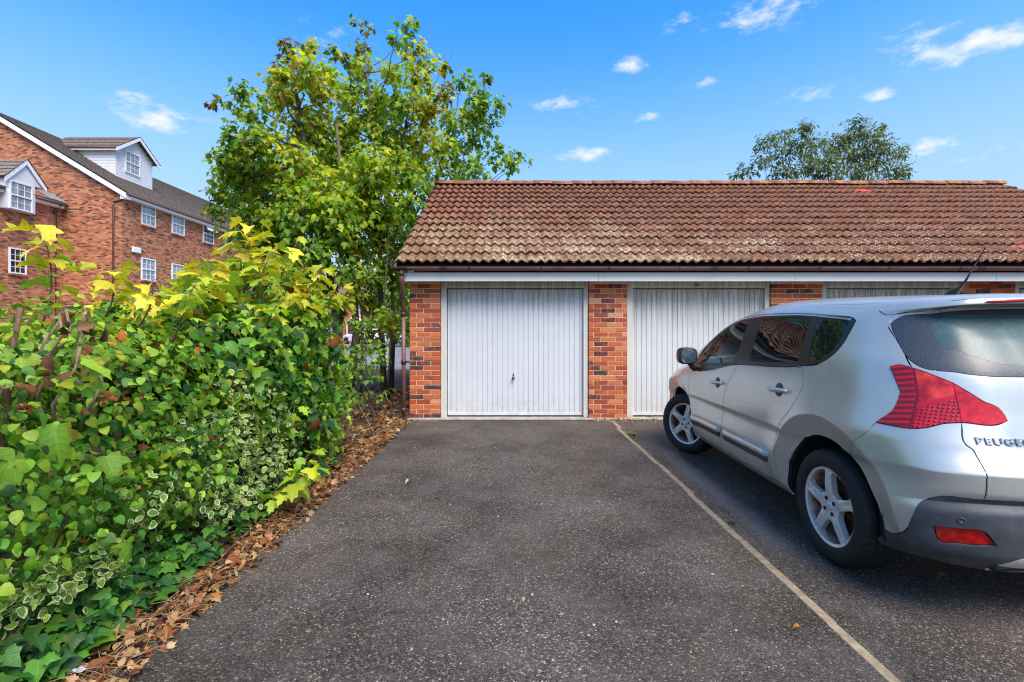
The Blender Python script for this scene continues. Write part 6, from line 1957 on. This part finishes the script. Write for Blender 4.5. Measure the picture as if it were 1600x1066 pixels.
# --- tall trees
def tree(name, label, cat, base, trunk_pts, r0, clumps, leafs, tmpl, cols_of, depth0, leaf_sz, stems=(), up=.5, bare=()):
    R = thing(name, base, label, cat, "tall trees left of the garage" if cat == "tree" and base[0] < 5 else None)
    tp = [Vector(p) for p in trunk_pts]; n = len(tp)
    m = MB(); m.tube(tp, [r0 * (1 - .80 * i / (n - 1)) for i in range(n)], 12); m.build("trunk", M_BARK, R)
    for pts, ra in stems:
        m = MB(); q = [Vector(p) for p in pts]; m.tube(q, [ra * (1 - .7 * i / (len(q) - 1)) for i in range(len(q))], 10); m.build("stem", M_BARK, R)
    allpts = [(tp[i].lerp(tp[i + 1], f), r0 * (1 - .8 * (i + f) / (n - 1))) for i in range(n - 1) for f in (0, .33, .66)]
    for pts, ra in stems:
        q = [Vector(p) for p in pts]
        allpts += [(q[i].lerp(q[i + 1], f), ra * (1 - .7 * (i + f) / (len(q) - 1))) for i in range(len(q) - 1) for f in (0, .5)]
    lv, limbs, tw = Leaves(), MB(), MB()
    for (cx, cy, cr, tone) in clumps:
        d = depth0 + RNG.normal(0, .55); k = 750 / d
        C = Vector(((cx - 800) / k, d, CAM_H + (516 - cy) / k)); r = cr / k * .86
        # limb from the lowest trunk point that can reach it at a natural angle
        best = min(allpts, key=lambda a: (C - a[0]).length + 2.2 * max(0, a[0].z + .6 * math.hypot(C.x - a[0].x, C.y - a[0].y) - C.z))
        A, ra = best
        pts = [A.lerp(C, q / 5) + Vector((RNG.normal() * .04, RNG.normal() * .04, -.10 * (C - A).length * math.sin(math.pi * q / 5) * .6)) for q in range(6)]
        r1 = min(ra * .6, .012 + .010 * (C - A).length)
        limbs.tube(pts, [r1 + (.005 - r1) * q / 5 for q in range(6)], 6)
        nt = max(4, int(leafs * (cr / 40) ** 2 / 9))
        for q in range(nt):
            dv = Vector((RNG.normal(), RNG.normal(), RNG.normal() + up)).normalized()
            S0 = C + Vector((RNG.normal(), RNG.normal(), RNG.normal())) * r * .32
            T = S0 + dv * r * RNG.uniform(.45, 1.0)
            if q % 4 == 0: tw.tube([C.lerp(S0, .6), S0, T], [.005, .004, .002], 4, cap=False)
            nl = 9
            f = RNG.random(nl) ** .7
            P = np.array(S0)[None] + np.array(T - S0)[None] * f[:, None] + RNG.normal(0, .035 + .10 * r, (nl, 3))
            out = P - np.array(C); out /= np.linalg.norm(out, axis=1, keepdims=True) + 1e-6
            lv.add(P, out * .5 + RNG.normal(size=(nl, 3)) * .45 - np.array((0, 0, .75)), np.stack([RNG.normal(0, .55, nl), RNG.normal(-.15, .55, nl), np.full(nl, .8)], 1) + out * .4,
                   RNG.uniform(.65, 1.3, nl) * leaf_sz, pick(*cols_of(tone, nl)))
    for pts in bare: tw.tube(pts, [.006, .004, .002], 4)
    tag(limbs.build("limbs", M_BARK, R), kind="stuff"); tag(tw.build("twigs", M_STEM, R), kind="stuff")
    finish(R, lv, tmpl, name, 0, M_LEAF_TREE, name="crown")
    return R
TG, TL, TY, TD, TB = (.15, .32, .026), (.32, .47, .032), (.56, .52, .032), (.065, .175, .024), (.18, .085, .025)
def cols_maple(tone, n):
    pal = [TG, TL, TY, TD, TB, YG]
    pr = {'g': [.34, .40, .06, .10, .02, .08], 'l': [.14, .46, .12, .03, .01, .24], 'y': [.08, .20, .40, .03, .05, .24], 'd': [.46, .24, .03, .23, .02, .02], 'b': [.16, .08, .14, .18, .40, .04]}[tone]
    return pal, n, pr
def bx(px, d): return (px - 800) * d / 750
D1 = 9.6
tree("maple_tree", "maple with yellowing leaves, left of the tall pair beside the garage", "tree", (bx(532, D1), D1, 0),
     [(bx(534, D1), D1, 0), (bx(528, D1), D1, 1.2), (bx(522, D1), D1, 2.2), (bx(500, D1), D1, 3.4), (bx(480, D1), D1, 4.6), (bx(468, D1), D1, 5.8), (bx(455, D1), D1, 6.7)], .115,
     [(448, 78, 20, 'b'), (474, 108, 30, 'y'), (440, 150, 34, 'y'), (470, 195, 44, 'y'), (505, 145, 34, 'y'), (400, 228, 40, 'g'), (450, 258, 48, 'y'), (515, 255, 52, 'l'), (362, 215, 24, 'd'), (345, 160, 14, 'b'), (376, 146, 20, 'd'), (395, 175, 26, 'd'),
      (352, 252, 26, 'g'), (352, 308, 32, 'g'), (400, 308, 48, 'l'), (466, 330, 48, 'g'), (375, 345, 28, 'd'), (430, 378, 42, 'd'), (500, 396, 44, 'd'), (440, 105, 16, 'b'), (485, 70, 12, 'y'), (530, 330, 46, 'l'), (415, 270, 36, 'g'), (480, 290, 44, 'l'), (360, 280, 30, 'g'),
      (540, 430, 34, 'g'), (470, 430, 36, 'd'), (505, 462, 26, 'l'), (530, 490, 20, 'l'), (490, 490, 24, 'g'), (550, 465, 20, 'y'), (415, 350, 40, 'l'), (505, 350, 44, 'g'), (455, 395, 42, 'd'), (540, 380, 40, 'g'), (390, 385, 30, 'd'), (385, 265, 36, 'g'), (445, 310, 40, 'l'), (530, 295, 42, 'l'), (500, 215, 36, 'l'), (432, 118, 20, 'y'), (338, 330, 16, 'd')],
     360, T_MAPLE_S, cols_maple, D1, .112,
     [([(bx(540, D1), D1 + .2, 0), (bx(552, D1), D1 + .2, 1.4), (bx(545, D1), D1 + .2, 2.6), (bx(530, D1), D1 + .2, 4.2), (bx(520, D1), D1 + .2, 5.6)], .085)])
D2 = 10.2
tree("maple_tree", "tallest maple beside the garage, green with brown top leaves", "tree", (bx(597, D2), D2, 0),
     [(bx(600, D2), D2, 0), (bx(596, D2), D2, 1.4), (bx(594, D2), D2, 2.8), (bx(588, D2), D2, 4.4), (bx(580, D2), D2, 6.0), (bx(570, D2), D2, 7.3)], .075,
     [(566, 48, 13, 'b'), (562, 78, 17, 'b'), (560, 108, 28, 'l'), (640, 46, 18, 'd'), (622, 62, 15, 'd'), (652, 86, 26, 'y'), (660, 122, 30, 'y'), (618, 118, 26, 'l'), (545, 150, 36, 'l'), (585, 160, 36, 'l'), (630, 165, 38, 'g'), (668, 172, 38, 'y'), (690, 105, 16, 'b'),
      (690, 150, 20, 'b'), (545, 200, 44, 'l'), (600, 205, 46, 'l'), (655, 225, 42, 'y'), (585, 265, 50, 'l'), (640, 275, 40, 'g'), (560, 320, 46, 'l'), (610, 335, 38, 'l'), (560, 395, 40, 'g'), (600, 400, 28, 'g'), (580, 440, 26, 'd'), (640, 320, 24, 'd'), (625, 370, 24, 'd'),
      (510, 120, 24, 'l'), (530, 90, 16, 'b'), (590, 370, 30, 'b'), (620, 290, 34, 'l'), (575, 300, 40, 'l'), (545, 250, 44, 'l'), (610, 240, 40, 'l'), (590, 345, 34, 'g'), (540, 365, 36, 'g'), (630, 400, 22, 'g'), (610, 430, 22, 'g'), (575, 475, 22, 'l'), (600, 495, 18, 'l'), (622, 470, 16, 'g'), (585, 520, 18, 'l'), (615, 520, 14, 'l'), (565, 510, 16, 'g'), (630, 440, 14, 'l')],
     330, T_MAPLE_S, cols_maple, D2, .112,
     [([(bx(606, D2), D2 + .3, 0), (bx(610, D2), D2 + .3, 1.5), (bx(604, D2), D2 + .3, 3.0), (bx(615, D2), D2 + .3, 5.0), (bx(640, D2), D2 + .3, 6.6)], .05),
      ([(bx(618, D2), D2 - .6, 0), (bx(622, D2), D2 - .6, 1.3), (bx(612, D2), D2 - .6, 2.0), (bx(620, D2), D2 - .6, 3.4)], .03),
      ([(bx(570, D2), D2 - .3, 0), (bx(574, D2), D2 - .3, 1.5), (bx(566, D2), D2 - .3, 2.7), (bx(560, D2), D2 - .3, 3.6)], .035)],
     bare=[[(bx(690, D2), D2, 6.4), (bx(700, D2), D2, 7.0), (bx(711, D2), D2, 7.55)], [(bx(668, D2), D2, 6.8), (bx(672, D2), D2, 7.4), (bx(673, D2), D2, 7.95)]])
D3 = 12.6
tree("maple_tree", "darker maple whose crown rises behind the left end of the tiled roof", "tree", (-2.6, D3, 0),
     [(-2.6, D3, 0), (-2.55, D3, 2), (-2.3, D3, 4), (-1.9, D3, 5.6), (-1.5, D3, 7.2)], .09,
     [(722, 128, 20, 'd'), (745, 140, 22, 'd'), (748, 172, 32, 'd'), (775, 165, 20, 'd'), (705, 195, 36, 'g'), (752, 212, 40, 'd'), (718, 252, 36, 'g'), (778, 242, 24, 'd'), (812, 245, 15, 'd'), (795, 262, 22, 'd'), (700, 280, 30, 'g'), (735, 180, 22, 'y'), (690, 235, 30, 'l'), (740, 275, 34, 'd'), (668, 300, 30, 'd'), (650, 260, 34, 'd'), (760, 120, 12, 'd'), (640, 350, 30, 'd')],
     260, T_MAPLE_S, cols_maple, D3, .125, bare=[[(-1.45, D3, 7.3), (-1.4, D3, 7.9), (-1.38, D3, 8.4)]])
def cols_willow(tone, n): return [(.11, .17, .06), (.17, .23, .10), (.07, .115, .045), (.24, .29, .16)], n, [.4, .3, .2, .1]
D4 = 27.0
tree("willow_tree", "grey-green tree showing above the middle of the tiled ridge", "tree", (bx(1290, D4), D4, 0),
     [(bx(1290, D4), D4, 0), (bx(1288, D4), D4, 4), (bx(1280, D4), D4, 7.5), (bx(1300, D4), D4, 10)], .28,
     [(1165, 270, 16, 'g'), (1190, 255, 18, 'g'), (1200, 225, 20, 'g'), (1222, 245, 26, 'g'), (1228, 215, 16, 'g'), (1255, 205, 16, 'g'), (1260, 232, 28, 'g'), (1262, 262, 28, 'g'), (1300, 228, 24, 'g'), (1295, 262, 30, 'g'), (1318, 222, 20, 'g'), (1330, 250, 32, 'g'), (1345, 205, 22, 'g'), (1355, 225, 26, 'g'), (1368, 255, 30, 'g'),
      (1385, 232, 20, 'g'), (1402, 245, 16, 'g'), (1410, 268, 16, 'g'), (1225, 275, 26, 'g'), (1340, 280, 30, 'g'), (1395, 280, 22, 'g'), (1375, 205, 12, 'g'), (1412, 232, 9, 'g'), (1150, 276, 10, 'g'), (1340, 188, 9, 'g'), (1258, 194, 7, 'g')],
     900, T_LANCE, cols_willow, D4, .25, [([(bx(1292, D4), D4, 3), (bx(1330, D4), D4, 6.5), (bx(1350, D4), D4, 10)], .18), ([(bx(1288, D4), D4, 3), (bx(1240, D4), D4, 6.5), (bx(1220, D4), D4, 9.2)], .16)], up=.9)

# --- planting beyond the trunks
def far_shrubs():
    for i, (x, y, rx, rz, lab, cols) in enumerate((
            (-14.6, 57.5, 2.6, 4.2, "dark evergreen tree behind the garden wall", [TD, (.012, .04, .018), TG]),
            (-11.0, 58, 2.8, 3.4, "broad green tree behind the garden wall, nearer the garage", [TG, TD, TL]),
            (-7.5, 40, 2.6, 4.0, "green tree hidden beyond the downpipe", [TG, TL, TD]),
            (-17.5, 33.0, 1.6, 1.1, "clipped bush by the apartment wall", [TD, TG]))):
        R = thing("far_tree" if rz > 2 else "far_bush", (x, y, 0), lab, "tree" if rz > 2 else "bush")
        m = MB(); m.tube([(x, y, 0), (x, y, rz * .9)], [.2, .1], 8); m.build("trunk", M_BARK, R)
        P, Nn = shell([(x, y, rz * 1.05, rx, rx * .8, rz * .95), (x + rx * .6, y, rz * .8, rx * .7, rx * .6, rz * .75), (x - rx * .5, y, rz * .8, rx * .7, rx * .6, rz * .7)], 2600, .5, .25); n = len(P)
        lv = Leaves(); lv.add(P, RNG.normal(size=(n, 3)), Nn + RNG.normal(size=(n, 3)) * .6 + np.array((0, 0, .5)), RNG.uniform(.25, .45, n), pick(cols, n))
        finish(R, lv, T_OVAL, "far", 0, name="crown")
far_shrubs()

# ------------------------------------------------------------------ litter, weeds, odds and ends
def ground_litter():
    n = 5200
    x = -1.60 - np.abs(RNG.normal(0, .9, n)); y = RNG.uniform(1.0, 11.5, n)
    edge = RNG.random(n) < .42
    x[edge] = -1.55 - np.abs(RNG.normal(0, .10, int(edge.sum()))) - .05 * np.sin(y[edge] * 5); y[edge] = RNG.uniform(1.1, 7.3, int(edge.sum()))
    P = np.stack([x, y, RNG.uniform(.002, .035, n)], 1)
    me = leaf_mesh("leaf_litter", T_CURL + T_SYC[:1] + T_OVAL[:1], P, np.stack([RNG.normal(size=n), RNG.normal(size=n), RNG.normal(0, .15, n)], 1), np.stack([RNG.normal(0, .35, n), RNG.normal(0, .35, n), np.ones(n)], 1),
                   RNG.uniform(.015, .09, n) * np.where(edge, .62, 1.0), pick([RUST, TAN, BRN, ORG, (.42, .28, .14)], n, [.24, .27, .24, .11, .14]), M_DEAD)
    o = link("leaf_litter", me); tag(o, "brown dead leaves lying under the hedge and trees", "leaf litter", kind="stuff")
    m = MB()
    for i in range(1500):
        yy = RNG.uniform(1.1, 9.0); xx = -1.56 - abs(RNG.normal(0, .10 if i % 2 else .6))
        a = RNG.uniform(0, 6.28); L = RNG.uniform(.04, .17); z = RNG.uniform(.004, .03)
        p = Vector((xx, yy, z)); q = p + Vector((math.cos(a) * L, math.sin(a) * L, RNG.uniform(0, .03))); c = p.lerp(q, .5) + Vector((RNG.normal() * .012, RNG.normal() * .012, .012))
        m.tube([p, c, q], .0016, 3, cap=False)
    o = m.build("dry_stalks", simple("straw", (.36, .22, .10), .9, .5, 3, 0)); tag(o, "dry straw and needles along the tarmac edge", "straw", kind="stuff")
ground_litter()
def scraps():
    # stray leaves and chips out on the tarmac
    mats = [simple("leaf_scrap_%d" % i, c, .8, .3, 60, 0) for i, c in enumerate(((.42, .16, .02), (.40, .28, .15), (.62, .58, .50), (.25, .08, .02)))]
    V, F, _ = T_CURL[2]; V2, F2, _ = T_OVAL[0]
    spots = [(1250, 986, 0, .035, "orange leaf scrap on the tarmac left of the concrete edging, in the foreground"), (1478, 905, 0, .045, "orange leaf on the tarmac below the car's rear bumper"),
             (1045, 686, 1, .05, "straw-coloured scrap on the tarmac beside the car's front wheel"), (640, 755, 1, .05, "straw-coloured leaf on the left of the drive, beyond the low sprig"), (676, 709, 3, .04, "dark brown leaf on the left of the drive near the garage pier")]
    for px, py, mi, s, lab in spots:
        d = CAM_H * 750 / (py - 516); x = (px - 800) * d / 750
        me = mesh_of("fallen_leaf", [Vector(v) * s for v in V], F, mats[mi], smooth=True)
        o = link("fallen_leaf", me, None, (x, d, .006 + .3 * s))
        o.rotation_euler = (RNG.uniform(-.2, .2), RNG.uniform(-.2, .2), RNG.uniform(0, 6.28))
        tag(o, lab, "leaf", "stray leaves on the tarmac")
    m = MB()
    for k in range(34):
        px, py = RNG.uniform(560, 1150), 560 + 480 * RNG.random() ** .7
        py = max(py, 700); d = CAM_H * 750 / (py - 516); x = (px - 800) * d / 750; q = RNG.uniform(.003, .008)
        if not -1.5 < x < 1.45: continue
        m.add([(x + q * a_ * RNG.uniform(.6, 1.3), d + q * b_ * RNG.uniform(.6, 1.3), z_) for z_, k2 in ((.001, 1), (.0045, .6)) for a_, b_ in ((-k2, -k2), (k2, -k2), (k2, k2), (-k2, k2))], [(4, 5, 6, 7), (0, 1, 5, 4), (1, 2, 6, 5), (2, 3, 7, 6), (3, 0, 4, 7)])
    tag(m.build("stone_chips", simple("pale_stone_chip", (.40, .35, .29), .8, .3, 60, 0)), "tiny pale stone chips scattered over the tarmac", "stone chips", kind="stuff")
    for px, py, k, h, lab in ((985, 680, 16, .06, "small green weed growing on the concrete edging near the pier"), (1015, 653, 14, .05, "weed tuft at the foot of the second garage door"), (822, 653, 6, .03, "tiny weed at the drain before the first door")):
        d = CAM_H * 750 / (py - 516); x = (px - 800) * d / 750
        R = thing("weed", (x, d, 0), lab, "weed"); lv = Leaves()
        a = RNG.uniform(0, 6.28, k); r = RNG.uniform(.0, .045, k)
        lv.add(np.stack([x + r * np.cos(a), d + r * np.sin(a), RNG.uniform(.008, .03, k)], 1), np.stack([np.cos(a), np.sin(a), RNG.uniform(.2, 1.2, k)], 1), np.stack([-np.cos(a) * .6, -np.sin(a) * .6, np.ones(k)], 1), RNG.uniform(.5, 1.3, k) * h, pick([BRG, LIME, MIDG], k))
        finish(R, lv, T_LANCE + T_OVAL, "weed", 0)
    n = 260; x = RNG.uniform(1.2, 4.0, n); P = np.stack([x, RNG.uniform(7.33, 7.41, n), RNG.uniform(.002, .02, n)], 1)
    lv = Leaves(); lv.add(P, RNG.normal(size=(n, 3)), np.stack([RNG.normal(0, .4, n), RNG.normal(0, .4, n), np.ones(n)], 1), RNG.uniform(.015, .05, n), pick([TAN, ORG, (.45, .33, .16), LIME], n, [.45, .2, .3, .05]))
    p, t, nn, s, c = lv.arr()
    tag(link("doorstep_litter", leaf_mesh("doorstep_litter", T_CURL, p, t, nn, s, c, M_DEAD)), "dry leaves blown against the second garage door", "leaf litter", kind="stuff")
    d = CAM_H * 750 / (819 - 516); x = (1143 - 800) * d / 750
    m = MB(); q = [(x + .020 * math.cos(a), d + .020 * math.sin(a), .0045) for a in [2 * math.pi * k / 20 for k in range(21)]]; m.tube(q, .0035, 6, cap=False)
    tag(m.build("rubber_ring", M_BLACK), "small black rubber ring lying beside the concrete edging", "ring")
    m = MB(); vs = []; rr = random.Random(4)
    for j in range(5):
        for i in range(8): vs.append((-1.80 + i * .017 + rr.uniform(-.003, .003), 1.915 + j * .013 + .004 * i + rr.uniform(-.003, .003), .012 + rr.uniform(0, .014)))
    m.add(vs, [(j * 8 + i, j * 8 + i + 1, j * 8 + i + 9, j * 8 + i + 8) for j in range(4) for i in range(7)])
    tag(m.build("wrapper", simple("wrapper_plastic", (.45, .50, .56), .35, .3)), "crumpled pale blue wrapper at the tarmac edge", "wrapper")
scraps()
